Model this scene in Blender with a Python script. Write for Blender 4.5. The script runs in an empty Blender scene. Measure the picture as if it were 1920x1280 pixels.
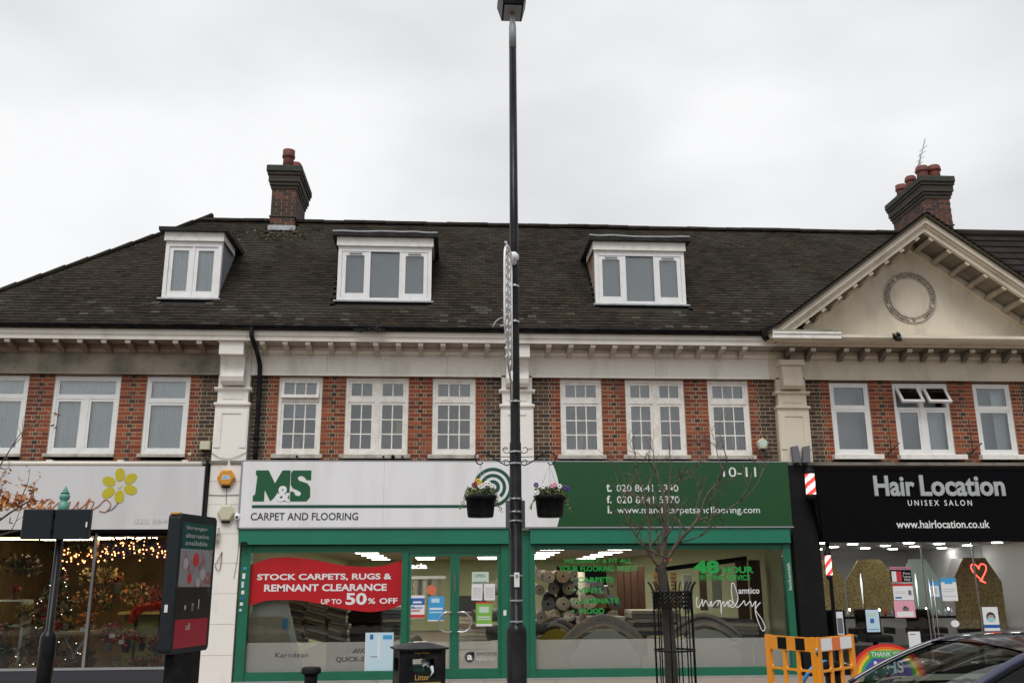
import bpy, bmesh, math, random
from mathutils import Vector, Matrix
S = bpy.context.scene
C = S.collection
R = math.radians
rnd = random.Random(7)

# ------------------------------------------------------------------ camera, sky, sun, exposure
cam = bpy.data.cameras.new('camera'); co = bpy.data.objects.new('camera', cam); C.objects.link(co)
cam.sensor_width = 36; cam.lens = 32.46; cam.clip_end = 2000; cam.clip_start = .1
p_, y_, r_ = R(14.635), R(3.79), R(-0.348)
F = Vector((math.sin(y_)*math.cos(p_), math.cos(y_)*math.cos(p_), math.sin(p_)))
rt = Vector((math.cos(y_), -math.sin(y_), 0)); up = rt.cross(F)
r2 = math.cos(r_)*rt + math.sin(r_)*up; u2 = -math.sin(r_)*rt + math.cos(r_)*up
co.matrix_world = Matrix(((r2.x, u2.x, -F.x, 0), (r2.y, u2.y, -F.y, -16.73), (r2.z, u2.z, -F.z, 1.6), (0, 0, 0, 1)))
S.camera = co
W = bpy.data.worlds.new('World'); S.world = W; W.use_nodes = True
n, l = W.node_tree.nodes, W.node_tree.links; n.clear()
out = n.new('ShaderNodeOutputWorld'); bg = n.new('ShaderNodeBackground'); bg.inputs[1].default_value = .1
sky = n.new('ShaderNodeTexSky'); sky.sky_type = 'NISHITA'; sky.sun_disc = False
sky.sun_elevation = R(56); sky.sun_rotation = R(194)
tc = n.new('ShaderNodeTexCoord'); mp = n.new('ShaderNodeMapping'); mp.inputs['Scale'].default_value = (1, 1, 2.2)
nz = n.new('ShaderNodeTexNoise'); nz.inputs['Scale'].default_value = 3.0; nz.inputs['Detail'].default_value = 5; nz.inputs['Roughness'].default_value = .42
nz2 = n.new('ShaderNodeTexNoise'); nz2.inputs['Scale'].default_value = .8; nz2.inputs['Detail'].default_value = 1
rp = n.new('ShaderNodeValToRGB')
rp.color_ramp.elements[0].position = .33; rp.color_ramp.elements[0].color = (.60, .605, .62, 1)
rp.color_ramp.elements[1].position = .545; rp.color_ramp.elements[1].color = (.86, .86, .862, 1)
ad = n.new('ShaderNodeMixRGB'); ad.blend_type = 'MIX'; ad.inputs[0].default_value = .45
# cloud deck: white grey, slowly varying, ten times brighter than its base so that the .1 background strength holds
sc_ = n.new('ShaderNodeMixRGB'); sc_.blend_type = 'MULTIPLY'; sc_.inputs[0].default_value = 1; sc_.inputs[2].default_value = (10.6, 10.6, 10.6, 1)
mx = n.new('ShaderNodeMixRGB'); mx.inputs[0].default_value = .94
l.new(tc.outputs['Generated'], mp.inputs[0]); l.new(mp.outputs[0], nz.inputs[0]); l.new(tc.outputs['Generated'], nz2.inputs[0])
# the cloud deck thickens gently from the left to the right of the street
sx_ = n.new('ShaderNodeSeparateXYZ'); mr_ = n.new('ShaderNodeMapRange'); mr_.inputs[1].default_value = -.6; mr_.inputs[2].default_value = .9; mr_.inputs[3].default_value = .07; mr_.inputs[4].default_value = -.27
sm_ = n.new('ShaderNodeMath'); sm_.operation = 'ADD'
l.new(tc.outputs['Generated'], sx_.inputs[0]); l.new(sx_.outputs[0], mr_.inputs[0]); l.new(ad.outputs[0], sm_.inputs[0]); l.new(mr_.outputs[0], sm_.inputs[1])
l.new(nz.outputs[0], ad.inputs[1]); l.new(nz2.outputs[0], ad.inputs[2]); l.new(sm_.outputs[0], rp.inputs[0])
l.new(rp.outputs[0], sc_.inputs[1]); l.new(sky.outputs[0], mx.inputs[1]); l.new(sc_.outputs[0], mx.inputs[2])
l.new(mx.outputs[0], bg.inputs[0]); l.new(bg.outputs[0], out.inputs[0])
sd = bpy.data.lights.new('sun', 'SUN'); sd.energy = 1.75; sd.angle = R(28); sd.color = (1, .985, .96)
so = bpy.data.objects.new('sun', sd); C.objects.link(so)
so.rotation_euler = (R(34), 0, R(-14))
S.view_settings.view_transform = 'Standard'; S.view_settings.look = 'None'; S.view_settings.gamma = 1
S.view_settings.use_curve_mapping = False; S.view_settings.exposure = .14
S.render.engine = 'CYCLES'; S.cycles.use_denoising = True
S.cycles.max_bounces = 8; S.cycles.transparent_max_bounces = 16; S.cycles.sample_clamp_indirect = 6
S.cycles.caustics_reflective = False; S.cycles.caustics_refractive = False

# ------------------------------------------------------------------ materials
def mat(name, col, rough=.7, dirt=None, amt=.5, scale=3., fine=0., bump=0., metal=0., stretch=(1, 1, 1), tint=False, spec=.5, coat=0., thr=(.45, .7), emis=None):
    m = bpy.data.materials.new(name); m.use_nodes = True
    t = m.node_tree; b = t.nodes['Principled BSDF']; N, L = t.nodes.new, t.links.new
    b.inputs['Roughness'].default_value = rough; b.inputs['Metallic'].default_value = metal
    b.inputs['Specular IOR Level'].default_value = spec; b.inputs['Coat Weight'].default_value = coat
    if tint:
        a = N('ShaderNodeVertexColor'); a.layer_name = 'tint'; cur = a.outputs[0]
    else:
        a = N('ShaderNodeRGB'); a.outputs[0].default_value = (*col, 1); cur = a.outputs[0]
    tc = N('ShaderNodeTexCoord'); mp = N('ShaderNodeMapping'); mp.inputs['Scale'].default_value = stretch; L(tc.outputs['Object'], mp.inputs[0])
    if dirt:
        q = N('ShaderNodeTexNoise'); q.inputs['Scale'].default_value = scale; q.inputs['Detail'].default_value = 6; q.inputs['Roughness'].default_value = .62
        L(mp.outputs[0], q.inputs[0]); r = N('ShaderNodeMapRange'); r.inputs[1].default_value = thr[0]; r.inputs[2].default_value = thr[1]; r.inputs[4].default_value = amt
        L(q.outputs[0], r.inputs[0]); x = N('ShaderNodeMixRGB'); L(r.outputs[0], x.inputs[0]); L(cur, x.inputs[1]); x.inputs[2].default_value = (*dirt, 1); cur = x.outputs[0]
    if fine:
        q = N('ShaderNodeTexNoise'); q.inputs['Scale'].default_value = 60; q.inputs['Detail'].default_value = 3; L(tc.outputs['Object'], q.inputs[0])
        r = N('ShaderNodeMapRange'); r.inputs[1].default_value = .3; r.inputs[2].default_value = .7; r.inputs[3].default_value = 1-fine; r.inputs[4].default_value = 1+fine; L(q.outputs[0], r.inputs[0])
        x = N('ShaderNodeMixRGB'); x.blend_type = 'MULTIPLY'; x.inputs[0].default_value = 1; L(cur, x.inputs[1]); L(r.outputs[0], x.inputs[2]); cur = x.outputs[0]
    L(cur, b.inputs['Base Color'])
    if bump:
        q = N('ShaderNodeTexNoise'); q.inputs['Scale'].default_value = 35; q.inputs['Detail'].default_value = 4; L(tc.outputs['Object'], q.inputs[0])
        u = N('ShaderNodeBump'); u.inputs['Strength'].default_value = bump; u.inputs['Distance'].default_value = .01; L(q.outputs[0], u.inputs['Height']); L(u.outputs[0], b.inputs['Normal'])
    if emis:
        b.inputs['Emission Color'].default_value = (*col, 1); b.inputs['Emission Strength'].default_value = emis
    return m
def glow(name, col, s):
    return mat(name, col, .5, emis=s)
def glassmat(name, refl=.1, tintc=(.9, .95, .94), wob=.0):
    m = bpy.data.materials.new(name); m.use_nodes = True; t = m.node_tree; t.nodes.clear(); N, L = t.nodes.new, t.links.new
    o = N('ShaderNodeOutputMaterial'); x = N('ShaderNodeMixShader'); tr = N('ShaderNodeBsdfTransparent'); tr.inputs[0].default_value = (*tintc, 1)
    g = N('ShaderNodeBsdfGlossy'); g.inputs['Roughness'].default_value = .015; fr = N('ShaderNodeFresnel'); fr.inputs[0].default_value = 1.45
    a = N('ShaderNodeMath'); a.operation = 'ADD'; a.use_clamp = True; a.inputs[1].default_value = refl; L(fr.outputs[0], a.inputs[0])
    L(a.outputs[0], x.inputs[0]); L(tr.outputs[0], x.inputs[1]); L(g.outputs[0], x.inputs[2]); L(x.outputs[0], o.inputs[0])
    if wob:
        tc = N('ShaderNodeTexCoord'); q = N('ShaderNodeTexNoise'); q.inputs['Scale'].default_value = 2.2; L(tc.outputs['Object'], q.inputs[0])
        u = N('ShaderNodeBump'); u.inputs['Strength'].default_value = wob; u.inputs['Distance'].default_value = .02; L(q.outputs[0], u.inputs['Height']); L(u.outputs[0], g.inputs['Normal'])
    return m
def filmmat(name, col, alpha):
    m = mat(name, col, .6); m.node_tree.nodes['Principled BSDF'].inputs['Alpha'].default_value = alpha; return m

MT = {}
MT['cream'] = mat('cream painted render', (.84, .80, .73), .6, (.42, .38, .31), .6, 2.2, .05, .15, stretch=(1, 1, .35), thr=(.5, .8))
MT['salon_cream'] = mat('yellowed cream render', (.68, .61, .49), .65, (.36, .31, .235), .6, 2.2, .05, .15, stretch=(1, 1, .4), thr=(.48, .78))
MT['stone_dirty'] = mat('unpainted weathered stone', (.36, .315, .25), .85, (.13, .125, .095), .85, 1.5, .12, .3, stretch=(1, 1, .8), thr=(.42, .62))
MT['stone_brown'] = mat('stained stone cornice', (.36, .29, .23), .85, (.2, .155, .12), .8, 2.5, .1, .3)
MT['soffit'] = mat('grimy shade-painted cream soffit', (.36, .32, .27), .8, (.18, .15, .12), .8, 3)  # cream darkened: eaves shade put into the colour along with grime
MT['mod_s'] = mat('grimy shade-painted yellow bracket', (.34, .30, .24), .8, (.16, .14, .11), .7, 5)  # yellow bracket tone mixes painted occlusion shade with grime
MT['mod_c'] = mat('grimy shade-painted cream bracket', (.50, .45, .38), .8, (.26, .22, .18), .7, 5)  # bracket colour lowered to carry occlusion shade as well as grime
MT['soffit_b'] = mat('grimy shade-painted brown soffit', (.22, .165, .125), .85, (.1, .075, .06), .8, 3)  # brown stain deepened further to paint in shade under the cornice
MT['soffit_s'] = mat('grimy shade-painted yellow soffit', (.20, .175, .135), .85, (.09, .075, .06), .8, 3)  # salon soffit: shade painted into the base colour, plus grime
MT['white_pil'] = mat('white painted stone', (.82, .79, .74), .6, (.42, .38, .32), .5, 2.6, .04, .1, stretch=(1, 1, .5), thr=(.53, .8))
MT['sill'] = mat('weathered stone sill', (.48, .44, .38), .85, (.16, .15, .12), .8, 5, .1, .2)
MT['ledge'] = mat('mossy cement ledge', (.2, .18, .15), .9, (.07, .075, .05), .9, 4, .15, .3)
MT['mortar'] = mat('lime mortar', (.46, .355, .24), .9, (.17, .14, .11), .8, 1.3, .1, .1, thr=(.48, .68))
MT['brick'] = mat('brick', (.3, .08, .05), .85, (.09, .06, .05), .45, 2.0, .16, .3, tint=True, thr=(.48, .7))
MT['tile'] = mat('clay roof tile', (.05, .04, .03), .85, (.07, .066, .05), .5, .75, .35, .3, tint=True, thr=(.48, .72), spec=.12)
MT['under'] = mat('roof underlay', (.02, .018, .015), .9)
MT['gutter'] = mat('black gutter', (.012, .012, .014), .4, (.05, .05, .045), .5, 6, spec=.06)
MT['upvc'] = mat('white window frame', (.78, .78, .77), .35, (.6, .57, .52), .35, 5)
MT['timber'] = mat('cream painted timber', (.80, .78, .73), .5, (.5, .44, .36), .5, 7, .04)
MT['flat_roof'] = mat('black roofing felt', (.02, .02, .02), .8, (.07, .07, .06), .6, 5)
MT['cheek_g'] = mat('grey dormer cheek', (.2, .215, .235), .8, (.12, .12, .12), .5, 5)
MT['cheek_b'] = mat('rusty dormer cheek', (.36, .25, .17), .85, (.14, .10, .08), .8, 4)
MT['lead'] = mat('lead flashing', (.42, .44, .46), .6, (.2, .2, .2), .6, 8)
MT['dark'] = mat('dark room', (.045, .045, .048), .9)
MT['room'] = mat('room wall', (.34, .33, .31), .9)
MT['blind'] = mat('grey blind', (.36, .40, .42), .8, (.26, .29, .3), .5, 2)
MT['net'] = mat('net curtain', (.80, .86, .85), .9, (.62, .68, .66), .4, 3)
MT['glass'] = glassmat('window glass', .085, (.92, .95, .96), .05)
MT['shopglass'] = glassmat('shop window glass', .0, (.95, .97, .96), .08)
MT['green'] = mat('green powder coated frame', (.010, .135, .075), .4, (.015, .085, .05), .4, 3)
MT['green_box'] = mat('green shutter box', (.013, .175, .105), .4, (.015, .13, .085), .5, 1.2)
MT['sign_green'] = mat('dark green sign panel', (.009, .068, .018), .35, (.010, .055, .018), .4, 1)
MT['sign_white'] = mat('white sign panel', (.77, .775, .79), .35, (.62, .61, .60), .45, 1.6, stretch=(1.6, 1, .35))
MT['logo_green'] = mat('logo green', (.008, .09, .035), .4)
MT['logo_teal'] = mat('stripe green', (.008, .075, .05), .4)
MT['ink'] = mat('dark grey lettering', (.04, .04, .045), .5)
MT['letter_white'] = mat('white lettering', (.75, .77, .76), .5)
MT['letter_grey'] = mat('pale grey lettering', (.5, .5, .5), .5)
MT['silver'] = mat('silver lettering', (.5, .53, .53), .3, metal=.4)
MT['blacksign'] = mat('black sign panel', (.004, .004, .005), .45, spec=.05)
MT['blackpaint'] = mat('black painted stone', (.012, .012, .013), .45, (.02, .02, .02), .5, 3, 0, .1, spec=.06)
MT['red'] = mat('red banner vinyl', (.46, .006, .012), .4, (.33, .004, .01), .5, 1.5)
MT['orange_l'] = mat('burnt orange lettering', (.5, .17, .08), .6)
MT['yellow_f'] = mat('mustard flower print', (.50, .43, .02), .6)
MT['grey_sign'] = mat('pale grey awning fabric', (.63, .63, .64), .6, (.50, .50, .51), .5, 1.4, stretch=(1.5, 1, .4))
MT['tin'] = mat('cream metal tube', (.74, .70, .62), .4)
MT['post'] = mat('black post paint', (.010, .010, .012), .28, (.03, .028, .026), .6, 6, 0, .1, spec=.16)
MT['galv'] = mat('grey galvanised sleeve', (.32, .33, .34), .45, metal=.3)
MT['steel'] = mat('brushed steel', (.6, .6, .6), .25, metal=1)
MT['greyboard'] = mat('grey sign back', (.13, .13, .15), .5)
MT['white'] = mat('white plastic', (.8, .8, .79), .4)
MT['cream_pl'] = mat('cream alarm box', (.55, .53, .38), .5)
MT['amber'] = mat('amber alarm box', (.62, .28, .03), .4)
MT['blue'] = mat('blue print', (.02, .12, .4), .5)
MT['cyan'] = mat('light blue print', (.05, .33, .62), .4)
MT['palebl'] = mat('pale blue paper', (.5, .66, .75), .6)
MT['paper'] = mat('white paper', (.72, .73, .74), .7)
MT['palegreen'] = mat('pale green card', (.5, .62, .53), .7)
MT['lime'] = mat('lime green poster', (.18, .42, .06), .5)
MT['pink'] = mat('pink poster', (.72, .32, .42), .6)
MT['red_p'] = mat('red print', (.55, .03, .04), .5)
MT['winletter'] = mat('bright green vinyl letters', (.01, .33, .05), .5)
MT['film'] = filmmat('frosted window film', (.46, .46, .42), .36)
MT['haze_letter'] = filmmat('etched letters', (.55, .56, .53), .65)
MT['orange'] = mat('orange plastic barrier', (.92, .34, .015), .4, (.7, .25, .02), .5, 6, .05)
MT['refl'] = mat('white reflective strip', (.95, .95, .95), .2)
MT['bark'] = mat('grey brown bark', (.12, .095, .07), .9, (.05, .04, .03), .7, 9, .2, .6)
MT['twig'] = mat('thin twigs', (.13, .09, .064), .85, (.08, .05, .04), .6, 9)
MT['leaf'] = mat('leaves', (.1, .12, .04), .6, tint=True)
MT['asphalt'] = mat('wet asphalt', (.045, .045, .047), .45, (.07, .07, .07), .6, 1.5, .25, .4)
MT['paving'] = mat('pavement slab', (.33, .27, .23), .8, (.18, .155, .13), .8, 1.2, .1, .2)
MT['paint_w'] = mat('road paint', (.6, .6, .58), .7, (.3, .3, .3), .6, 5)
MT['kerb'] = mat('granite kerb', (.3, .29, .28), .8, (.18, .17, .16), .6, 3, .2)
MT['carpaint'] = mat('dark navy car paint', (.012, .014, .03), .15, coat=1)
MT['carrail'] = mat('navy blue pillar paint', (.03, .034, .07), .3, coat=.5)
MT['rubber'] = mat('black rubber', (.012, .012, .012), .8, spec=.06)
MT['carglass'] = glassmat('car glass', .0, (.62, .72, .68), 0)
MT['skin'] = mat('skin', (.5, .29, .2), .55)
MT['cloth'] = mat('dark jacket', (.03, .035, .05), .9)
MT['mask'] = mat('pale blue face mask', (.3, .6, .62), .8)
MT['hair'] = mat('dark hair', (.03, .02, .015), .7)
MT['tube'] = glow('white ceiling panel', (1, .95, .86), 14)
MT['disc'] = glow('white downlight', (1, .97, .95), 30)
MT['tubewarm'] = glow('warm ceiling tube', (1, .82, .42), 24)
MT['fairy'] = glow('warm fairy light', (1, .36, .13), 6)
MT['fairyw'] = glow('white fairy light', (1, .8, .62), 3)
MT['neon'] = glow('red neon tube', (1, .07, .05), 4.5)
MT['polew'] = glow('lit white pole panel', (1, .97, .97), 1.0)
MT['poler'] = glow('lit red stripe', (.9, .06, .05), .8)
MT['wall_i'] = mat('pale green shop wall', (.46, .49, .30), .9)
MT['ceil_i'] = mat('shop ceiling', (.5, .42, .34), .9)
MT['floor_i'] = mat('brown shop carpet', (.2, .16, .12), .95)
MT['tan_i'] = mat('tan florist wall', (.34, .23, .12), .9, (.16, .10, .06), .8, 2.2)
MT['grey_i'] = mat('grey salon wall', (.58, .56, .54), .6)
MT['gold_i'] = mat('gold glitter wallpaper', (.52, .40, .17), .4, (.20, .15, .05), .9, 34, .3, thr=(.42, .6), metal=.2)
MT['wood_i'] = mat('dark brown wood panel', (.11, .045, .025), .6, (.06, .025, .015), .6, 2, stretch=(6, 6, .5))
MT['beige'] = mat('beige laminate board', (.42, .37, .26), .5, (.34, .29, .2), .5, 3, stretch=(6, 1, .4))
MT['stand'] = mat('pale display card', (.66, .69, .60), .7)
MT['black_i'] = mat('black cabinet', (.012, .012, .014), .4, spec=.06)
CARPETS = [mat('carpet pile', c, .95, tuple(v*.6 for v in c), .6, 12, .25) for c in [(.55, .49, .40), (.34, .29, .23), (.16, .14, .14), (.45, .42, .39), (.30, .21, .13), (.62, .55, .43), (.14, .15, .18)]]
MT['rolled'] = MT['stand']

# ------------------------------------------------------------------ mesh helpers
ORG = {}
class M:
    def __init__(s): s.v = []; s.f = []; s.sm = []; s.t = []
    def add(s, v, f, smooth=False, tint=None):
        k = len(s.v); s.v += [tuple(q) for q in v]; s.f += [tuple(i+k for i in q) for q in f]; s.sm += [smooth]*len(f); s.t += [tint]*len(f); return s
    def box(s, x0, x1, y0, y1, z0, z1, tint=None):
        v = [(x0, y0, z0), (x1, y0, z0), (x1, y1, z0), (x0, y1, z0), (x0, y0, z1), (x1, y0, z1), (x1, y1, z1), (x0, y1, z1)]
        return s.add(v, [(0, 3, 2, 1), (4, 5, 6, 7), (0, 1, 5, 4), (1, 2, 6, 5), (2, 3, 7, 6), (3, 0, 4, 7)], tint=tint)
    def bbox(s, x0, x1, y0, y1, z0, z1, b=.012):      # box with chamfered vertical and top edges
        ring = lambda q, z: [(x0+q, y0, z), (x1-q, y0, z), (x1, y0+q, z), (x1, y1-q, z), (x1-q, y1, z), (x0+q, y1, z), (x0, y1-q, z), (x0, y0+q, z)]
        ins = lambda z: [(x0+b, y0+b, z), (x1-b, y0+b, z), (x1-b, y0+b, z), (x1-b, y1-b, z), (x1-b, y1-b, z), (x0+b, y1-b, z), (x0+b, y1-b, z), (x0+b, y0+b, z)]
        v = ring(b, z0)+ring(b, z1-b)+ins(z1); f = [tuple(range(7, -1, -1)), (16, 17, 18, 19, 20, 21, 22, 23)]
        for k in (0, 8): f += [(k+i, k+(i+1) % 8, k+8+(i+1) % 8, k+8+i) for i in range(8)]
        return s.add(v, f)
    def prism(s, pts, fr, a, b, smooth=False, tint=None):          # polygon pts (u,v) extruded from depth a to b through frame fr(u,v,d)
        k = len(pts); v = [fr(u, w, a) for u, w in pts]+[fr(u, w, b) for u, w in pts]
        f = [tuple(range(k)), tuple(range(2*k-1, k-1, -1))]
        s.add(v, f, False, tint); k0 = len(s.v)-2*k
        s.f += [(k0+i, k0+k+i, k0+k+(i+1) % k, k0+(i+1) % k) for i in range(k)]; s.sm += [smooth]*k; s.t += [tint]*k; return s
    def tube(s, path, r, n=7, cap=True, tint=None):
        path = [Vector(p) for p in path]; rr = r if isinstance(r, (list, tuple)) else [r]*len(path)
        v = []; pu = None
        for i, p in enumerate(path):
            d = (path[min(i+1, len(path)-1)]-path[max(i-1, 0)]); d = d.normalized() if d.length > 1e-9 else Vector((0, 0, 1))
            if pu is None: pu = d.orthogonal().normalized()
            a = (pu-d*pu.dot(d)); a = a.normalized() if a.length > 1e-6 else d.orthogonal().normalized(); pu = a; b = d.cross(a)
            v += [p+(a*math.cos(2*math.pi*k/n)+b*math.sin(2*math.pi*k/n))*rr[i] for k in range(n)]
        f = [(i*n+k, i*n+(k+1) % n, (i+1)*n+(k+1) % n, (i+1)*n+k) for i in range(len(path)-1) for k in range(n)]
        s.add(v, f, True, tint)
        if cap:
            k0 = len(s.v)-len(v); s.f += [tuple(k0+n-1-k for k in range(n)), tuple(k0+len(v)-n+k for k in range(n))]; s.sm += [False]*2; s.t += [tint]*2
        return s
    def lathe(s, prof, c=(0, 0, 0), n=20, smooth=True, tint=None, sx=1, sy=1):
        v = [(c[0]+r*sx*math.cos(2*math.pi*k/n), c[1]+r*sy*math.sin(2*math.pi*k/n), c[2]+z) for r, z in prof for k in range(n)]
        f = [(i*n+k, i*n+(k+1) % n, (i+1)*n+(k+1) % n, (i+1)*n+k) for i in range(len(prof)-1) for k in range(n)]
        f += [tuple(range(n-1, -1, -1)), tuple(len(v)-n+k for k in range(n))]
        return s.add(v, f, smooth, tint)
    def ball(s, c, r, n=8, m=6, tint=None, sz=1):
        return s.lathe([(r*math.sin(math.pi*i/m) or .0005, -r*sz*math.cos(math.pi*i/m)) for i in range(m+1)], c, n, True, tint)
    def quad(s, a, b, c, d, tint=None): return s.add([a, b, c, d], [(0, 1, 2, 3)], tint=tint)
    def leaf(s, c, size, tint):
        a = Vector((rnd.gauss(0, 1), rnd.gauss(0, 1), rnd.gauss(0, 1))).normalized(); b = a.orthogonal().normalized(); b.rotate(Matrix.Rotation(rnd.random()*6.3, 3, a)); d = a.cross(b)
        c = Vector(c); b *= size; d *= size*.5
        return s.add([c-b, c-d*.9, c+b, c+d], [(0, 1, 2, 3)], tint=tint)
    def clump(s, c, rad, k, size, tints):
        for _ in range(k):
            q = [c[i]+rad[i]*rnd.uniform(-1, 1)*rnd.random()**.4 for i in range(3)]
            tt = rnd.choice(tints); w = rnd.uniform(.7, 1.25); s.leaf(q, size*rnd.uniform(.6, 1.3), tuple(min(1, e*w) for e in tt))
        return s
XZ = lambda u, w, d: (u, d, w)
def mesh(m, material, org=(0, 0, 0), fix=True):
    me = bpy.data.meshes.new('shape'); o = Vector(org)
    me.from_pydata([Vector(v)-o for v in m.v], [], m.f)
    me.polygons.foreach_set('use_smooth', m.sm)
    if any(t is not None for t in m.t):
        ca = me.color_attributes.new('tint', 'FLOAT_COLOR', 'CORNER'); buf = []
        for p, t in zip(m.f, m.t): buf += [*(t or (.5, .5, .5)), 1]*len(p)
        ca.data.foreach_set('color', buf)
    if fix and len(m.f) < 6000:
        b = bmesh.new(); b.from_mesh(me); bmesh.ops.recalc_face_normals(b, faces=b.faces); b.to_mesh(me); b.free()
    me.materials.append(material if not isinstance(material, str) else MT[material]); me.update()
    return me
def part(name, m, material, parent=None, label=None, kind=None):
    org = ORG.get(parent, Vector((0, 0, 0))) if parent else Vector((0, 0, 0))
    o = bpy.data.objects.new(name, mesh(m, material, org)); C.objects.link(o)
    if parent: o.parent = parent
    ORG[o] = org
    if label: o['label'] = label
    if kind: o['kind'] = kind
    return o
def thing(name, label, cat, loc=(0, 0, 0), group=None):
    o = bpy.data.objects.new(name, None); o.empty_display_size = .2; C.objects.link(o); o.location = loc; ORG[o] = Vector(loc)
    o['label'] = label; o['category'] = cat
    if group: o['group'] = group
    return o
def solo(name, m, material, label, cat, group=None):     # a thing that is one mesh; origin at its base centre
    xs = [v[0] for v in m.v]; ys = [v[1] for v in m.v]; zs = [v[2] for v in m.v]
    org = Vector(((min(xs)+max(xs))/2, (min(ys)+max(ys))/2, min(zs)))
    o = bpy.data.objects.new(name, mesh(m, material, org)); C.objects.link(o); o.location = org; ORG[o] = org
    o['label'] = label; o['category'] = cat
    if group: o['group'] = group
    return o
def ground(name, m, material):
    o = part(name, m, material, None); o['kind'] = 'structure'; return o
def copy_tree(o, parent=None):
    c = o.copy(); C.objects.link(c); c.parent = parent
    for ch in list(o.children): copy_tree(ch, c)
    return c
def place(o, loc, rz=0, label=None):
    o.location = loc; o.rotation_euler = (0, 0, rz)
    if label: o['label'] = label
    return o
def share(name, me, loc, parent, rot=None, label=None):
    o = bpy.data.objects.new(name, me); C.objects.link(o); o.parent = parent; o.location = Vector(loc)-ORG[parent]
    if rot: o.rotation_euler = rot
    if label: o['label'] = label
    return o
_fonts = {}
def textmesh(s, bold=0, ext=.01, shear=0, space=1):
    cu = bpy.data.curves.new('t', 'FONT'); cu.body = s; cu.offset = bold; cu.extrude = ext; cu.shear = shear; cu.space_character = space; cu.resolution_u = 3
    ob = bpy.data.objects.new('t', cu); C.objects.link(ob); bpy.context.view_layer.update()
    me = bpy.data.meshes.new_from_object(ob.evaluated_get(bpy.context.evaluated_depsgraph_get()))
    v = [tuple(q.co) for q in me.vertices]; f = [tuple(p.vertices) for p in me.polygons]
    bpy.data.objects.remove(ob); bpy.data.curves.remove(cu); bpy.data.meshes.remove(me); return v, f
def text(s, x0, x1, z0, z1, y, material, parent, bold=0, ext=.004, shear=0, fr=None, name='lettering', space=1):
    v, f = textmesh(s, bold, .01, shear, space)
    ax, bx = min(q[0] for q in v), max(q[0] for q in v); az, bz = min(q[1] for q in v), max(q[1] for q in v)
    kz = (z1-z0)/(bz-az); kx = (x1-x0)/(bx-ax) if x1 is not None else kz
    fr = fr or (lambda u, w, d: (u, y-d, w))
    m = M().add([fr(x0+(q[0]-ax)*kx, z0+(q[1]-az)*kz, ext*(1 if q[2] > 0 else 0)) for q in v], f)
    return part(name, m, material, parent)
def smooth(pts, k=5):
    o = []; n_ = len(pts)
    for i in range(n_-1):
        p0, p1, p2, p3 = [Vector(pts[max(0, min(n_-1, j))]) for j in (i-1, i, i+1, i+2)]
        for q in range(k):
            t = q/k; o.append(.5*((2*p1)+(p2-p0)*t+(2*p0-5*p1+4*p2-p3)*t*t+(3*p1-p0-3*p2+p3)*t**3))
    return o+[Vector(pts[-1])]
def ring(cx, cz, r, n=24, sx=1): return [(cx+r*sx*math.cos(2*math.pi*i/n), cz+r*math.sin(2*math.pi*i/n)) for i in range(n)]

# ------------------------------------------------------------------ ground
ground('ground', M().box(-400, 400, -400, 400, -.6, -.16), 'asphalt')
ground('road', M().box(-120, 120, -15.9, -7.76, -.3, -.12), 'asphalt')
ground('pavement', M().box(-120, 120, -7.6, .0, -.3, -.004), mat('bedding', (.12, .11, .1), .9))
ground('far_pavement', M().box(-120, 120, -22, -16.06, -.3, 0), 'paving')
for q, (a, b) in enumerate(((-7.76, -7.605), (-16.055, -15.9))):
    ground('kerb', M().bbox(-60, 60, a, b, -.3, .004, .02), 'kerb')
pv = bpy.data.objects['pavement']; sl = mesh(M().bbox(0, .594, 0, .594, -.03, .006, .006), 'paving'); slabs = M()
for i in range(-26, 34):
    for j in range(12):
        x, y = i*.6+(.3 if j % 2 else 0), -.62-j*.6
        if -8 < x < 12 and j < 6 and (i+j) % 1 == 0 and abs(x-1.5) < 9:
            share('paving_slab', sl, (x, y, rnd.uniform(0, .003)), pv)
        else: slabs.box(x, x+.594, y, y+.594, -.03, .004)
part('paving_field', slabs, 'paving', pv, kind='stuff')
mk = M()
for i in range(-12, 14): mk.box(i*5, i*5+2, -11.9, -11.8, -.12, -.115)
ground('lane_markings', mk, 'paint_w'); ground('kerb_lines', M().box(-60, 60, -8.12, -8.04, -.12, -.115).box(-60, 60, -15.6, -15.52, -.12, -.115), mat('yellow road paint', (.5, .38, .05), .7))

# ------------------------------------------------------------------ buildings: roots
LB = thing('shop_building', 'brick building over the florist, with a hipped roof and one small dormer', 'building', (-6.5, 3, 0))
MB = thing('shop_building', 'brick building over the green flooring shop, with two wide white dormers in its roof', 'building', (1, 3, 0))
SB = thing('shop_building', 'cream pedimented building over the black fronted hair salon', 'building', (9, 3, 0))
NB = thing('shop_building', 'neighbouring roof of dark ribbed tiles just visible right of the pediment', 'building', (16, 3, 0))

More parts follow.
